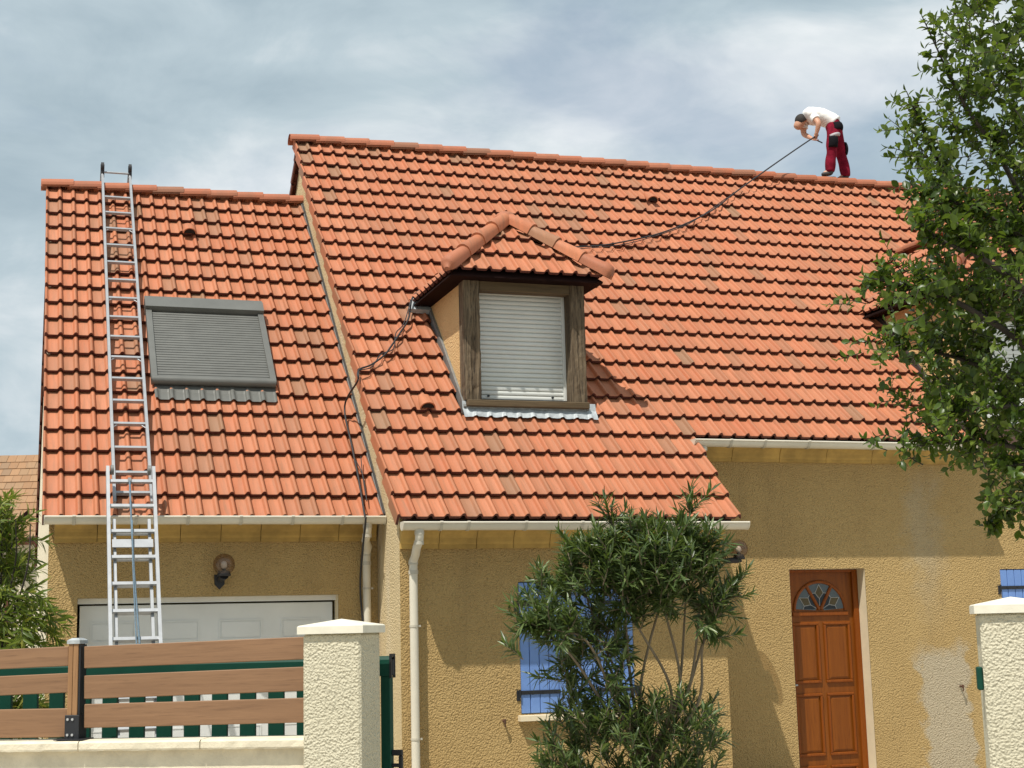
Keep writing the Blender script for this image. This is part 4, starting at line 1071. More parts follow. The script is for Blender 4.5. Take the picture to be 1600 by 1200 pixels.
for k in range(-14, 7):
    p = R0_+e1*(k*.4)
    m = Matrix(((e1.x, e2.x, 0, p.x), (e1.y, e2.y, 0, p.y), (0, 0, 1, p.z-.03), (0, 0, 0, 1)))
    place(cap_mesh(.43, .12, .02, 'tile_brown_red') if k == -14 else ME_NR, 'ridge_tile', m, nroof)
    if k == -14: ME_NR = bpy.data.objects[-1].data if False else nroof.children[-1].data
FNW = Matrix(((e1.x, e2.x, 0, 0), (e1.y, e2.y, 0, 0), (0, 0, 1, 0), (0, 0, 0, 1)))
bw = R0_ - e2*(run-.35); Mw = Matrix.Translation((bw.x, bw.y, 0)) @ FNW
MB().box((-6, 0, 0), (2.4, 3.6, ridge_z-run-.05), Mw).build('wall', 'white_render', nb)
MB().tube([FN @ Vector((-6, -.06, -.05)), FN @ Vector((2.5, -.06, -.05))], .07, 10).build('gutter', 'tile_brown_red', nb)
p = at(14, 840, ND-2.3); MB().tube([Vector((p.x, p.y, ridge_z-run-.1)), Vector((p.x, p.y, 0))], .055, 8).build('downpipe', 'tile_brown_red', nb)
# lower porch roof with a dark verge in front of it
pv0, pv1 = at(46, 805, ND-2.6), at(8, 838, ND-2.6)
MB().prism([pv0, pv1, pv1+Vector((0, 0, .12)), pv0+Vector((0, 0, .12))], e2*-.12).build('verge_board', 'soffit_red', nb)

# ------------------------------------------------------------------ foliage helpers
def leaf_arrays(P, D, Nn, Ls, Ws, bend, stations):
    """P base points, D directions, Nn leaf normals, lengths, widths -> vertex and face arrays; stations: (t along, half width factor)"""
    n = len(P); side = np.cross(D, Nn); side /= np.linalg.norm(side, axis=1, keepdims=True)+1e-9; nn = np.cross(side, D)
    V = [P]; st = stations
    for (t, w) in st:
        c = P + D*(Ls*t)[:, None] - nn*(bend*Ls*t*t)[:, None]
        V += [c - side*(Ws*w)[:, None] + nn*(Ws*w*.35)[:, None], c, c + side*(Ws*w)[:, None] + nn*(Ws*w*.35)[:, None]]
    V.append(P + D*Ls[:, None] - nn*(bend*Ls)[:, None])
    m = len(V); A = np.stack(V, 1).reshape(-1, 3); F = [(0, 1, 2), (0, 2, 3)]
    for k in range(len(st)-1):
        a = 1+3*k; F += [(a, a+3, a+4), (a, a+4, a+1), (a+1, a+4, a+5), (a+1, a+5, a+2)]
    a = 1+3*(len(st)-1); F += [(a, m-1, a+1), (a+1, m-1, a+2)]
    F = np.array(F); Fa = (F[None] + (np.arange(n)*m)[:, None, None]).reshape(-1, 3)
    return A, Fa
def fast_mesh(name, A, Fa, mat, smooth=False):
    me = bpy.data.meshes.new(name); me.vertices.add(len(A)); me.vertices.foreach_set('co', A.astype(np.float32).ravel())
    me.loops.add(Fa.size); me.loops.foreach_set('vertex_index', Fa.astype(np.int32).ravel())
    me.polygons.add(len(Fa)); me.polygons.foreach_set('loop_start', np.arange(0, Fa.size, 3, dtype=np.int32)); 
    me.materials.append(MAT[mat]); me.update(calc_edges=True); me.validate(); return me
def unit(v): return v/(np.linalg.norm(v)+1e-9)
def spline(pts, n):
    pts = np.array(pts, float); out = []
    P = np.vstack([2*pts[0]-pts[1], pts, 2*pts[-1]-pts[-2]])
    for i in range(1, len(P)-2):
        for t in np.linspace(0, 1, n, endpoint=False):
            a, b, c, d = P[i-1], P[i], P[i+1], P[i+2]
            out.append(.5*((2*b)+(-a+c)*t+(2*a-5*b+4*c-d)*t*t+(-a+3*b-3*c+d)*t**3))
    out.append(pts[-1]); return np.array(out)
def leaves_on(twig, spacing, Lr, Wr, spread, store, start=0.0, whorl=1, droop=0.0, updir=(0, 0, 1)):
    """alternate or whorled leaves along a twig polyline"""
    seg = np.diff(twig, axis=0); ls = np.linalg.norm(seg, axis=1); tot = ls.sum(); cum = np.concatenate([[0], np.cumsum(ls)]); s = start*tot; ph = nrs.rand()*6.28; up = np.array(updir, float)
    while s < tot:
        i = min(np.searchsorted(cum, s, 'right')-1, len(seg)-1); p = twig[i]+seg[i]*((s-cum[i])/max(ls[i], 1e-6)); t = unit(seg[i])
        a = unit(np.cross(t, up+nrs.normal(0, .05, 3))); b = np.cross(a, t)
        for w in range(whorl):
            an = ph+6.283*w/whorl + nrs.normal(0, .25); sp = spread+nrs.normal(0, .16)
            rad = a*math.cos(an)+b*math.sin(an)
            d = unit(t*math.cos(sp)+rad*math.sin(sp)+np.array([0, 0, -droop])+nrs.normal(0, .10, 3))
            nrm = unit(t*math.sin(sp) - rad*math.cos(sp) + up*0.9 + nrs.normal(0, .25, 3)); nrm = unit(nrm-d*nrm.dot(d))
            L = nrs.uniform(*Lr); store.append((p, d, nrm, L, L*nrs.uniform(*Wr)))
        ph += 2.4; s += spacing*nrs.uniform(.7, 1.3)
    t = unit(seg[-1])
    store.append((twig[-1], unit(t+nrs.normal(0, .15, 3)), unit(np.cross(t, [1, .3, .2])), nrs.uniform(*Lr)*.8, nrs.uniform(*Lr)*.8*Wr[0]))
def finish_leaves(name, store, mat, parent, stations, bend):
    P = np.array([s[0] for s in store]); D = np.array([s[1] for s in store]); Nn = np.array([s[2] for s in store]); L = np.array([s[3] for s in store]); W_ = np.array([s[4] for s in store])
    A, Fa = leaf_arrays(P, D, Nn, L, W_, bend*nrs.uniform(.2, 1.6, len(P)), stations)
    o = link(name, fast_mesh(name, A, Fa, mat), parent, 'stuff'); return o

# ------------------------------------------------------------------ plum tree at the right
TD = 9.6
def tp_(px, py, dd=0.0): return np.array(at(px, py, TD+dd))
root = at(1770, 1000, TD); tree = thing('plum_tree', (root.x, root.y, 0), 'leafy green plum tree overhanging from the right edge', 'tree')
trunk = [np.array((root.x+.05, root.y, 0.0)), tp_(1760, 1000), tp_(1745, 820), tp_(1740, 640)]
wood_ = MB(); wood_.tube([Vector(p) for p in spline(trunk, 6)], list(np.linspace(.085, .055, 19)), 10)
limbs = [
 [(1742, 680, 0), (1650, 430, -.15), (1565, 250, -.25), (1505, 160, -.3), (1440, 24, -.35)],
 [(1744, 660, 0), (1640, 470, .25), (1530, 340, .3), (1460, 240, .3), (1416, 142, .3)],
 [(1745, 760, 0), (1630, 570, -.3), (1510, 480, -.5), (1425, 450, -.55), (1350, 432, -.6)],
 [(1745, 780, 0), (1650, 630, .2), (1540, 575, .3), (1450, 548, .3), (1378, 540, .25)],
 [(1748, 850, 0), (1650, 730, -.2), (1540, 690, -.35), (1432, 697, -.4)],
 [(1750, 890, 0), (1670, 810, .1), (1600, 785, .15), (1548, 828, .2)],
 [(1740, 650, 0), (1690, 350, .1), (1630, 150, .2), (1578, -70, .25)],
 [(1740, 640, 0), (1660, 440, -.4), (1580, 360, -.5), (1500, 320, -.6), (1425, 300, -.6)],
 [(1742, 700, 0), (1660, 520, -.6), (1560, 420, -.8), (1480, 380, -.8), (1425, 350, -.8)],
 [(1742, 720, 0), (1680, 560, .5), (1580, 480, .7), (1500, 600, .7), (1440, 625, .7)],
 [(1745, 780, 0), (1690, 700, -.5), (1600, 640, -.7), (1520, 640, -.7), (1470, 655, -.7)],
 [(1740, 640, 0), (1745, 300, .1), (1700, 60, .1), (1690, -160, .1)],
 [(1740, 640, 0), (1850, 380, .1), (1930, 200, .2), (1980, 20, .3)], [(1742, 700, 0), (1880, 560, -.2), (2010, 480, -.3), (2090, 420, -.3)],
 [(1745, 780, 0), (1880, 720, .3), (1990, 690, .4), (2080, 720, .5)], [(1740, 640, 0), (1800, 420, 1.0), (1780, 250, 1.5), (1800, 60, 1.7)], [(1740, 640, 0), (1800, 420, -1.0), (1830, 250, -1.4), (1800, 60, -1.6)],
 [(1740, 660, 0), (1640, 330, .6), (1590, 180, .8), (1560, 60, .8)], [(1745, 800, 0), (1650, 680, .8), (1570, 640, 1.0), (1520, 540, 1.1)],
 [(1750, 880, 0), (1690, 790, -.6), (1620, 730, -.8), (1560, 730, -.8)],
]
store = []
for li, L_ in enumerate(limbs):
    pts = spline([tp_(*q) for q in L_], 9); m = len(pts); r = np.linspace(.030, .0035, m)
    wood_.tube([Vector(p) for p in pts], list(r), 6)
    leaves_on(pts[int(m*.62):], .020, (.050, .074), (.27, .36), .95, store)
    nt_ = 21 if li not in (12, 13, 14, 15, 16) else 14
    for k in range(nt_):
        t = nrs.uniform(.22, .97); i = int(t*(m-1)); p = pts[i]; ax = unit(pts[min(i+2, m-1)]-pts[max(i-2, 0)])
        d = unit(ax*.75+nrs.normal(0, .55, 3)+np.array([0, 0, .30])); ln_ = nrs.uniform(.16, .40)*(1.15-.75*t)
        q = [p]; 
        for w in range(4): d = unit(d+nrs.normal(0, .16, 3)+np.array([0, 0, .05])); q.append(q[-1]+d*ln_/4)
        q = np.array(q); wood_.tube([Vector(z) for z in q], list(np.linspace(.006, .002, 5)), 5); leaves_on(q, .017, (.046, .075), (.27, .37), .95, store, .05)
        if nrs.rand() < .5:
            j = nrs.randint(1, 4); d2 = unit(d+nrs.normal(0, .7, 3)); q2 = np.array([q[j], q[j]+d2*ln_*.3, q[j]+d2*ln_*.6+np.array([0, 0, .02])]); leaves_on(q2, .017, (.046, .072), (.27, .37), .95, store)
for tw_ in ([(1450, 245, -.1), (1425, 215, -.1), (1388, 185, -.1)], [(1440, 470, -.5), (1405, 420, -.5), (1378, 372, -.5)], [(1450, 330, 0), (1420, 280, 0), (1413, 245, 0)], [(1560, 70, 0), (1552, 30, 0), (1556, -20, 0)]):
    q = spline([tp_(*z) for z in tw_], 5); wood_.tube([Vector(z) for z in q], list(np.linspace(.004, .0018, len(q))), 5); leaves_on(q, .030, (.048, .068), (.27, .36), .9, store, .1)
from mathutils import noise as mno
YB_ = [-60, 0, 40, 100, 150, 200, 250, 300, 350, 400, 450, 500, 550, 600, 640, 700, 730, 770, 800, 860]; XB_ = [1535, 1505, 1480, 1480, 1492, 1465, 1440, 1432, 1445, 1455, 1425, 1430, 1435, 1460, 1450, 1475, 1508, 1552, 1575, 1640]
nf = 0
while nf < 900:
    y = nrs.uniform(-120, 850); x = nrs.uniform(1425, 2000) if nrs.rand() < .3 else nrs.uniform(1425, 1640)
    if x < np.interp(y, YB_, XB_)+12: continue
    dd = nrs.normal(0, .5); p = tp_(x, y, dd)
    if mno.noise(Vector(p)*3.2) < -.12: continue
    d = unit(np.array(-cr)*.5+nrs.normal(0, .5, 3)+np.array([0, 0, .45])); ln_ = nrs.uniform(.12, .26); q = [p]
    for w in range(3): d = unit(d+nrs.normal(0, .2, 3)); q.append(q[-1]+d*ln_/3)
    q = np.array(q); wood_.tube([Vector(z) for z in q], list(np.linspace(.004, .002, 4)), 5); leaves_on(q, .022, (.046, .075), (.27, .37), .95, store, .0); nf += 1
for (cx_, cy_, sx_, sy_, n_, dd_) in ((1405, 450, 32, 22, 26, -.5), (1420, 545, 28, 14, 18, .3), (1465, 690, 32, 16, 20, -.35), (1440, 610, 26, 20, 16, .5), (1500, 60, 26, 45, 16, -.2), (1440, 225, 14, 40, 14, .2)):
    for k in range(n_):
        p = tp_(nrs.normal(cx_, sx_), nrs.normal(cy_, sy_), dd_+nrs.normal(0, .12)); d = unit(np.array(-cr)*.7+nrs.normal(0, .4, 3)+np.array([0, 0, .35])); q = [p]
        for w in range(3): d = unit(d+nrs.normal(0, .2, 3)); q.append(q[-1]+d*.055)
        q = np.array(q); wood_.tube([Vector(z) for z in q], list(np.linspace(.004, .002, 4)), 5); leaves_on(q, .022, (.046, .072), (.27, .37), .95, store, .0)
wood_.build('trunk', 'bark', tree)
finish_leaves('crown', store, 'plum_leaf', tree, [(.22, .75), (.5, 1.0), (.8, .6)], .28)

# ------------------------------------------------------------------ oleander before the front wall
OD_ = 11.6
def op(px, py, dd=0.0): return np.array(at(px, py, OD_+dd))
ob = at(1010, 1300, OD_); ol = thing('oleander_shrub', (ob.x, ob.y, 0), 'tall oleander with narrow leaves in front of the blue shutters', 'shrub')
st_ = MB(); store = []
base = np.array((ob.x, ob.y, 0.0))
stems = [[(1000, 1200), (960, 1060), (905, 960), (868, 915)], [(1005, 1200), (985, 1060), (975, 950), (955, 820)], [(1010, 1200), (1050, 1090), (1000, 985), (935, 880)], [(1015, 1200), (1062, 1080), (1040, 960), (1010, 860)],
         [(1018, 1200), (1058, 1090), (1070, 960), (1078, 805)], [(1020, 1200), (1075, 1080), (1092, 960), (1098, 862)], [(1022, 1200), (1068, 1100), (1108, 975), (1138, 930)], [(995, 1200), (930, 1080), (880, 1010), (830, 972)],
         [(1000, 1200), (955, 1080), (915, 1000), (860, 985)], [(1008, 1200), (1000, 1080), (1030, 950), (1060, 870)], [(1003, 1200), (975, 1080), (940, 1000), (905, 900)], [(1018, 1200), (1090, 1100), (1098, 1010), (1122, 950)]]
ENDS = []
for q in stems:
    dd = nrs.uniform(-.35, .35); pts = spline([base+nrs.normal(0, .05, 3)*np.array([1, 1, 0])] + [op(*z, dd*(i+1)/4) for i, z in enumerate(q)], 6); m = len(pts)
    st_.tube([Vector(p) for p in pts], list(np.linspace(.020, .005, m)), 7); ENDS.append(pts)
def shoot(p, d, ln_, st=.05):
    q = [p]
    for w in range(4): d = unit(d+nrs.normal(0, .10, 3)+np.array([0, 0, .05])); q.append(q[-1]+d*ln_/4)
    q = np.array(q); st_.tube([Vector(z) for z in q], list(np.linspace(.006, .003, 5)), 5)
    leaves_on(q, .024, (.085, .150), (.062, .085), .80, store, st, 3, .04)
cen = op(1030, 960)
for pts in ENDS:
    m = len(pts)
    for k in range(13):
        i = nrs.randint(int(m*.74), m); p = pts[i]; d = unit((p-cen)*.6+nrs.normal(0, .5, 3)+np.array([0, 0, .45])); shoot(p, d, nrs.uniform(.14, .27))
    shoot(pts[-1], unit(pts[-1]-pts[-4]), .22)
# crown fill: shoots spread through the rounded head
for k in range(210):
    a = nrs.normal(0, 1, 3); a = unit(a)*nrs.uniform(.35, 1.0)**.6; ctr = op(1016, 892)
    p = ctr + np.array(cr)*a[0]*.47 + np.array(cu)*a[1]*.33 + np.array(fw)*a[2]*.42
    shoot(p, unit(np.array(cr)*a[0]*.6+np.array(fw)*a[2]*.6+np.array([0, 0, .75])+nrs.normal(0, .35, 3)), nrs.uniform(.12, .20))
for k in range(85):
    a = unit(nrs.normal(0, 1, 3))*nrs.uniform(.3, 1.0)**.6; p = op(945, 895) + np.array(cr)*a[0]*.36 + np.array(cu)*a[1]*.29 + np.array(fw)*a[2]*.34
    shoot(p, unit(np.array(cr)*a[0]*.6+np.array(fw)*a[2]*.5+np.array([0, 0, .7])+nrs.normal(0, .35, 3)), nrs.uniform(.12, .19))
for k in range(26):
    a = nrs.normal(0, .6, 3); p = op(868, 985) + np.array(cr)*a[0]*.22 + np.array(cu)*a[1]*.26 + np.array(fw)*a[2]*.2
    shoot(p, unit(-np.array(cr)*.5+np.array([0, 0, .6])+nrs.normal(0, .4, 3)), nrs.uniform(.12, .22))
# basal regrowth
for k in range(330):
    x = nrs.uniform(862, 1112); y = nrs.uniform(1095, 1330)
    if y < 1108 + abs(x-1040)*.20: continue
    p = op(x, y, nrs.uniform(-.4, .4)); shoot(p, unit(np.array(cr)*(x-1000)/200+np.array([0, 0, .8])+nrs.normal(0, .4, 3)), nrs.uniform(.14, .24))
for k in range(75):
    x = nrs.uniform(872, 985); p = op(x, nrs.uniform(985, 1120), nrs.uniform(-.2, .2)); shoot(p, unit(nrs.normal(0, .5, 3)+np.array([0, 0, .6])), .15)
st_.build('stems', 'pale_bark', ol)
finish_leaves('foliage', store, 'oleander_leaf', ol, [(.18, .75), (.45, 1.0), (.78, .62)], .16)

# ------------------------------------------------------------------ bamboo-like shrub at the left edge
BD = 11.0
def bp(px, py, dd=0.0): return np.array(at(px, py, BD+dd))
bb = at(-30, 1200, BD); bs = thing('leafy_shrub', (bb.x, bb.y, 0), 'yellow green narrow leaved shrub beside the garage behind the fence', 'shrub')
sb = MB(); store = []; store2 = []
def bshoot(p, d, ln_, dr, lst):
    q = [p]
    for w in range(5): d = unit(d+nrs.normal(0, .08, 3)+np.array([0, 0, -dr])); q.append(q[-1]+d*ln_/5)
    q = np.array(q); sb.tube([Vector(z) for z in q], list(np.linspace(.004, .0015, 6)), 5); leaves_on(q, .020, (.075, .135), (.075, .10), .75, lst, .05, 2, .18)
for k in range(9):
    tx = nrs.uniform(-90, 40); pts = spline([np.array((bb.x+nrs.normal(0, .12), bb.y+nrs.normal(0, .12), 0)), bp(-30+nrs.normal(0, 25), 1080, nrs.normal(0, .15)), bp(tx, 900, nrs.normal(0, .2)), bp(tx*1.2, 810+abs(tx-10)*.3, nrs.normal(0, .25))], 6)
    sb.tube([Vector(p) for p in pts], list(np.linspace(.012, .004, len(pts))), 6)
for k in range(230):
    x = nrs.uniform(-150, 38); y = nrs.uniform(800, 930); 
    if x > 42-(930-y)*.18 or y < 800+abs(x-5)*.05: continue
    bshoot(bp(x, y, nrs.uniform(-.1, .5)), unit(nrs.normal(0, .5, 3)+np.array([0, 0, .7])), nrs.uniform(.12, .24), .08, store)
for k in range(300):
    x = nrs.uniform(-150, 45); y = nrs.uniform(925, 1180)
    bshoot(bp(x, y, nrs.uniform(-.45, .35)), unit(np.array(cr)*.5+nrs.normal(0, .5, 3)+np.array([0, 0, .35])), nrs.uniform(.14, .28), .20, store)
for (x, y) in ((40, 935), (48, 955), (45, 975), (52, 965), (30, 925), (50, 985)):
    bshoot(bp(x, y, -.3), unit(np.array(cr)*.9+np.array([0, 0, .15])+nrs.normal(0, .15, 3)), .26, .22, store)
sb.build('stems', 'bark', bs)
finish_leaves('foliage', store, 'bamboo_leaf', bs, [(.2, .8), (.45, 1.0), (.78, .6)], .22)

# ------------------------------------------------------------------ worker on the ridge
def skin_mesh(name, verts, edges, radii, root_i, mat, parent, sub=2):
    me = bpy.data.meshes.new(name); me.from_pydata([tuple(v) for v in verts], edges, []); o = bpy.data.objects.new(name, me); COL.objects.link(o)
    sk = o.modifiers.new('skin', 'SKIN'); sk.use_smooth_shade = True; sv = me.skin_vertices[0].data
    for i, r in enumerate(radii): sv[i].radius = r if isinstance(r, tuple) else (r, r); sv[i].use_root = (i == root_i)
    ss = o.modifiers.new('sub', 'SUBSURF'); ss.levels = sub; ss.render_levels = sub
    dg = bpy.context.evaluated_depsgraph_get(); dg.update(); me2 = bpy.data.meshes.new_from_object(o.evaluated_get(dg)); bpy.data.objects.remove(o)
    me2.name = name; me2.materials.clear(); me2.materials.append(MAT[mat]); me2.polygons.foreach_set('use_smooth', [True]*len(me2.polygons))
    return link(name, me2, parent)
class G:
    def __init__(s): s.v = []; s.e = []; s.r = []
    def a(s, p, r, to=None):
        s.v.append(Vector(p)); s.r.append(r); i = len(s.v)-1
        if to is not None: s.e.append((to, i))
        return i
pw = thing('person', (11.38, 18.64, 8.16), 'person in white t-shirt and dark red work trousers bending over on the ridge', 'person')
HD = Vector((10.955, 18.885, 9.075)); hd_dir = Vector((-.55, .25, -.80)).normalized()
b = G()
pel = b.a((11.40, 18.665, 8.99), .100)
wa = b.a((11.31, 18.71, 9.09), .080, pel); ch = b.a((11.17, 18.785, 9.145), .080, wa); nk0 = b.a((11.055, 18.845, 9.155), .066, ch)
nk = b.a((11.00, 18.87, 9.125), .058, nk0); h1 = b.a(HD+Vector((.012, 0, .012)), .086, nk); h2 = b.a(HD+hd_dir*.075, .074, h1); h3 = b.a(HD+hd_dir*.125, .048, h2)
HANDL = Vector((11.065, 18.66, 8.79)); HANDR = Vector((11.105, 18.76, 8.775))
for (sh, el_, wr, hnd, sg) in (((11.075, 18.715, 9.13), (11.085, 18.575, 8.965), (11.07, 18.63, 8.835), HANDL, 1), ((11.06, 18.99, 9.12), (11.06, 18.99, 8.93), (11.09, 18.83, 8.82), HANDR, -1)):
    a = b.a(sh, .062, ch); e_ = b.a(el_, .044, a); m_ = b.a((Vector(el_)*.5+Vector(wr)*.5), .040, e_); w_ = b.a(wr, .029, m_); pmid = b.a(hnd, (.034, .020), w_)
    d = (hnd-Vector(wr)).normalized()
    for f_, (ox, ln_) in enumerate(((-.030, .030), (-.011, .036), (.008, .034), (.026, .027))):
        k1 = b.a(hnd+d*.022+Vector((ox, .0, 0)), .0085, pmid); k2 = b.a(hnd+d*(.022+ln_*.7)+Vector((ox, -.018, 0)), .008, k1); b.a(hnd+d*(.016+ln_*.5)+Vector((ox, -.034, .004)), .007, k2)
    k1 = b.a(hnd+Vector((-.030, -.022, .008)), .0095, pmid); b.a(hnd+d*.020+Vector((-.024, -.040, 0)), .0085, k1)
LEG = [((11.352, 18.585, 8.94), (11.262, 18.545, 8.585), (11.225, 18.575, 8.245)), ((11.452, 18.745, 8.94), (11.545, 18.755, 8.585), (11.570, 18.715, 8.245))]
for (hp_, kn, an) in LEG:
    i = b.a(hp_, .082, pel); j = b.a(kn, .056, i); k_ = b.a((Vector(kn)*.6+Vector(an)*.4), .054, j); l_ = b.a(an, .038, k_); b.a(Vector(an)+Vector((-.10, .04, -.045)), .030, l_)
body = skin_mesh('body', b.v, b.e, b.r, pel, 'skin', pw)
t = G(); p0 = t.a((11.395, 18.665, 8.995), .158); t.a((11.315, 18.71, 9.075), .138, p0)
for n_, (hp_, kn, an) in enumerate(LEG):
    hp_, kn, an = Vector(hp_), Vector(kn), Vector(an); j = lambda a: Vector((rnd.uniform(-a, a), rnd.uniform(-a, a), 0))
    i = t.a(hp_, .118, p0); i = t.a(hp_*.6+kn*.4, .104, i); i = t.a(kn+Vector((-.012, 0, .03)), .088, i); i = t.a(kn+Vector((0, 0, -.06)), .080, i); i = t.a(kn*.55+an*.45+j(.01), .082, i); i = t.a(kn*.3+an*.7+j(.012), .088, i); i = t.a(kn*.12+an*.88+j(.008), .082, i); i = t.a(an+Vector((0, 0, .0)), .074, i); t.a(an+Vector((0, 0, -.03)), .066, i)
tr = skin_mesh('trousers', t.v, t.e, t.r, p0, 'trouser_red', pw)
tm = tr.data
tn = NT('trouser_wrinkles')
# black cordura panels and grey pocket flap, laid over the cloth
def patch(c, u, v, w, h, n, mat, name):
    c, u, v, n = Vector(c), Vector(u).normalized(), Vector(v).normalized(), Vector(n).normalized(); vs = []; fs = []; N_ = 6
    for i in range(N_+1):
        for j in range(N_+1):
            a, b_ = (i/N_-.5)*2, (j/N_-.5)*2; vs.append(c+u*a*w+v*b_*h-n*(.035*a*a+.02*b_*b_))
    for i in range(N_):
        for j in range(N_): q = i*(N_+1)+j; fs.append((q, q+1, q+N_+2, q+N_+1))
    mb = MB().add(vs, fs, True); o = mb.build(name, mat, tr); so_ = o.modifiers.new('t', 'SOLIDIFY'); so_.thickness = .02; so_.offset = -1; return o
patch((11.375, 18.475, 8.93), (1, -.1, 0), (.05, .2, 1), .060, .055, (.25, -1, .25), 'trouser_black', 'back_pocket')
patch((11.245, 18.448, 8.66), (1, -.2, 0), (.1, 0, 1), .058, .080, (-.15, -1, 0), 'trouser_black', 'knee_panel')
patch((11.285, 18.455, 8.775), (1, -.2, .30), (0, .2, 1), .070, .013, (-.1, -1, .1), 'reflective_grey', 'pocket_flap')
patch((11.625, 18.72, 8.66), (.3, 1, 0), (0, 0, 1), .045, .085, (1, -.3, 0), 'trouser_black', 'knee_panel')
lat = Vector((-.5, -.85, 0)).normalized()
spine = spline([(11.405, 18.660, 9.005), (11.325, 18.703, 9.085), (11.24, 18.750, 9.130), (11.15, 18.797, 9.155), (11.06, 18.843, 9.160), (11.015, 18.865, 9.140)], 4)
wid = np.interp(np.linspace(0, 1, len(spine)), [0, .2, .45, .68, .82, .92, 1], [.165, .160, .172, .192, .165, .095, .066]); thk = np.interp(np.linspace(0, 1, len(spine)), [0, .2, .5, .75, .88, 1], [.125, .122, .130, .128, .098, .062])
vs = []; fs = []; sg_ = 28
for i, p in enumerate(spine):
    t_ = Vector(spine[min(i+1, len(spine)-1)]-spine[max(i-1, 0)]).normalized(); nn_ = lat.cross(t_).normalized()
    for k in range(sg_):
        a = 2*math.pi*k/sg_; fold = 1+.030*math.sin(5*a+i*.9)+.020*math.sin(9*a-i*1.7)
        vs.append(Vector(p)+lat*(wid[i]*math.cos(a)*fold)+nn_*(thk[i]*math.sin(a)*fold))
m_ = len(spine)
for i in range(m_-1):
    for k in range(sg_): fs.append((i*sg_+k, i*sg_+(k+1) % sg_, (i+1)*sg_+(k+1) % sg_, (i+1)*sg_+k))
fs += [tuple(range(sg_))[::-1], tuple(range((m_-1)*sg_, m_*sg_))]
mb = MB().add(vs, fs, True)
for (sh, el_) in (((11.075, 18.715, 9.13), (11.085, 18.575, 8.965)), ((11.06, 18.99, 9.12), (11.06, 18.99, 8.93))):
    sh, el_ = Vector(sh), Vector(el_); c_ = Vector((11.12, 18.81, 9.145))
    mb.tube([c_*.5+sh*.5, sh+Vector((0, 0, .012)), sh*.75+el_*.25, sh*.45+el_*.55], [.085, .080, .073, .068], 14, True)
mb.build('t_shirt', 'tee_white', pw)
for (hp_, kn, an) in LEG:
    an = Vector(an); q = G(); i = q.a(an+Vector((.010, 0, .045)), .056); i2 = q.a(an+Vector((.022, -.005, -.045)), (.050, .040), i); i = q.a(an+Vector((-.045, .02, -.045)), (.047, .038), i2); q.a(an+Vector((-.125, .05, -.055)), (.042, .028), i)
    skin_mesh('boot', q.v, q.e, q.r, 0, 'boot', pw)
hc = HD-hd_dir*.012+Vector((.014, .004, .020))
mb = MB(); rr = .104; vs = []; ring = 12; seg = 20; zax = Vector((-.50, -.15, .85)).normalized(); xax = zax.cross(Vector((0, 1, 0))).normalized(); yax = zax.cross(xax)
for i in range(ring+1):
    th = math.pi*.56*i/ring
    for k in range(seg):
        ph = 2*math.pi*k/seg; vs.append(hc + zax*rr*math.cos(th)*.98 + (xax*math.cos(ph)*.98+yax*math.sin(ph)*.90)*rr*math.sin(th))
mb.add(vs, [(i*seg+k, i*seg+(k+1) % seg, (i+1)*seg+(k+1) % seg, (i+1)*seg+k) for i in range(ring) for k in range(seg)], True); mb.build('hair', 'hair', pw)

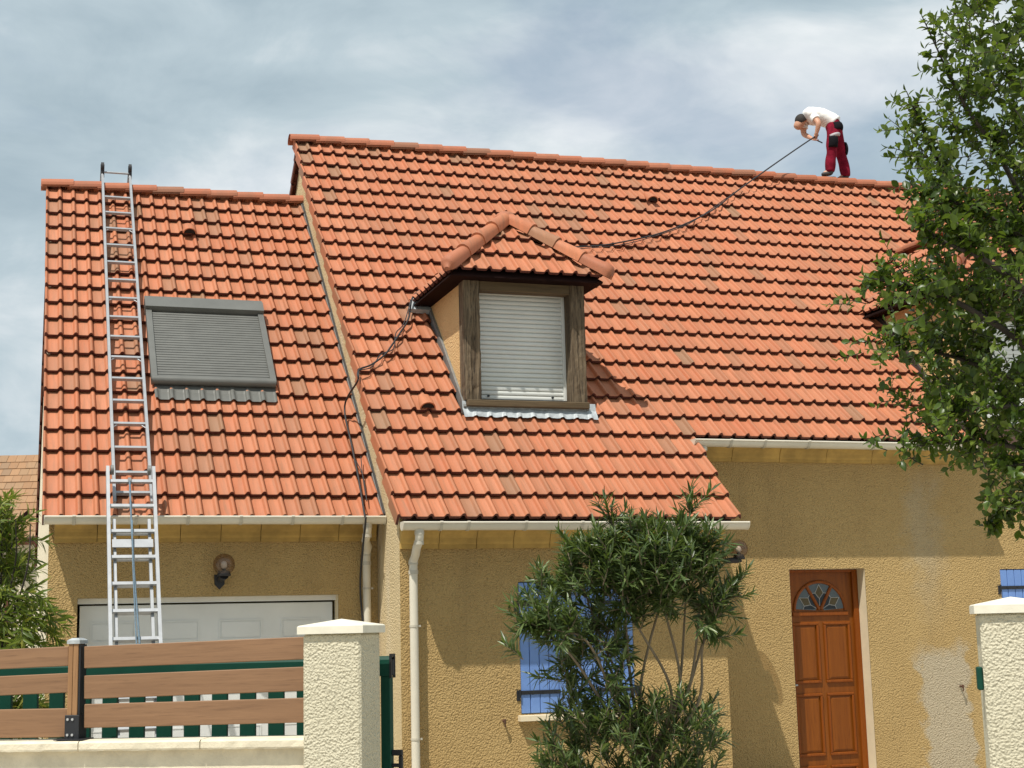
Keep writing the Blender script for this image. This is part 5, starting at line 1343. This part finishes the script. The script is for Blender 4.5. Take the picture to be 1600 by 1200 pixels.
# ------------------------------------------------------------------ pressure washer hose over the roof
def FMp(u, s, n=.045): return FM @ Vector((u, s, n))
hz_ = thing('hose', (6.5, 16.8, 6.4), 'black hose running from the worker down over the dormer to the garage wall', 'hose')
H = [HANDR+Vector((.10, -.05, -.06)), HANDR+Vector((.0, -.03, -.005)), HANDL+Vector((0, 0, .0)), Vector((10.25, 18.42, 8.24)), FMp(9.42, 6.98, .05), FMp(8.9, 6.45), FMp(8.388, 6.03), FMp(7.9, 5.70), FMp(7.463, 5.47), FMp(6.9, 5.24), FMp(6.537, 5.156), FMp(6.05, 5.02, .06),
     Vector((5.5, 16.50, 5.90)), Vector((4.94, 16.42, 6.17)), Vector((4.60, 16.30, 5.80)), Vector((4.35, 16.05, 5.575)), Vector((4.10, 15.72, 5.36)), FMp(3.99, 3.30, .06), FMp(3.845, 3.023), FMp(3.70, 2.76), FMp(3.591, 2.581), FMp(3.42, 2.40), FMp(3.272, 2.28, .06)]
Hb = [Vector((3.250, 14.75, 4.22)), FG @ Vector((3.225, 1.65, .09)), FG @ Vector((3.205, .985, .06)), FG @ Vector((3.19, .45, .055)), Vector((3.165, 14.10, 2.80)), Vector((3.16, 14.03, 2.74)), Vector((3.165, 14.20, 2.45)), Vector((3.18, 14.38, 2.1)), Vector((3.215, 14.40, 1.6)), Vector((3.22, 14.36, .6)), Vector((3.2, 14.2, .02))]
MB().tube([Vector(p) for p in spline([tuple(p) for p in H+Hb], 8)], .010, 8).build('hose_line', 'black_rubber', hz_)
H2 = [FMp(9.2, 6.78, .05), FMp(8.6, 6.20), FMp(8.2, 5.86), FMp(7.6, 5.50), FMp(7.1, 5.26), FMp(6.5, 5.10), FMp(6.0, 4.95, .06)]
MB().tube([Vector(p) for p in spline([tuple(p) for p in H2], 8)], .006, 6).build('hose_line', 'black_rubber', hz_)
H3 = [Vector((4.05, 15.62, 5.30)), FMp(3.92, 3.20, .06), FMp(3.80, 3.02), FMp(3.72, 2.72), FMp(3.56, 2.60), FMp(3.42, 2.36), FMp(3.262, 2.26, .06), Vector((3.25, 14.72, 4.22))]
H4 = [FG @ Vector((3.205, .80, .055)), FG @ Vector((3.245, .55, .05)), FG @ Vector((3.22, .14, .05)), FG @ Vector((3.24, .5, .05)), FG @ Vector((3.275, .85, .05))]
MB().tube([Vector(p) for p in spline([tuple(p) for p in H4], 8)], .005, 6).build('hose_line', 'black_rubber', hz_)
MB().tube([Vector(p) for p in spline([tuple(p) for p in H3], 8)], .006, 6).build('hose_line', 'black_rubber', hz_)
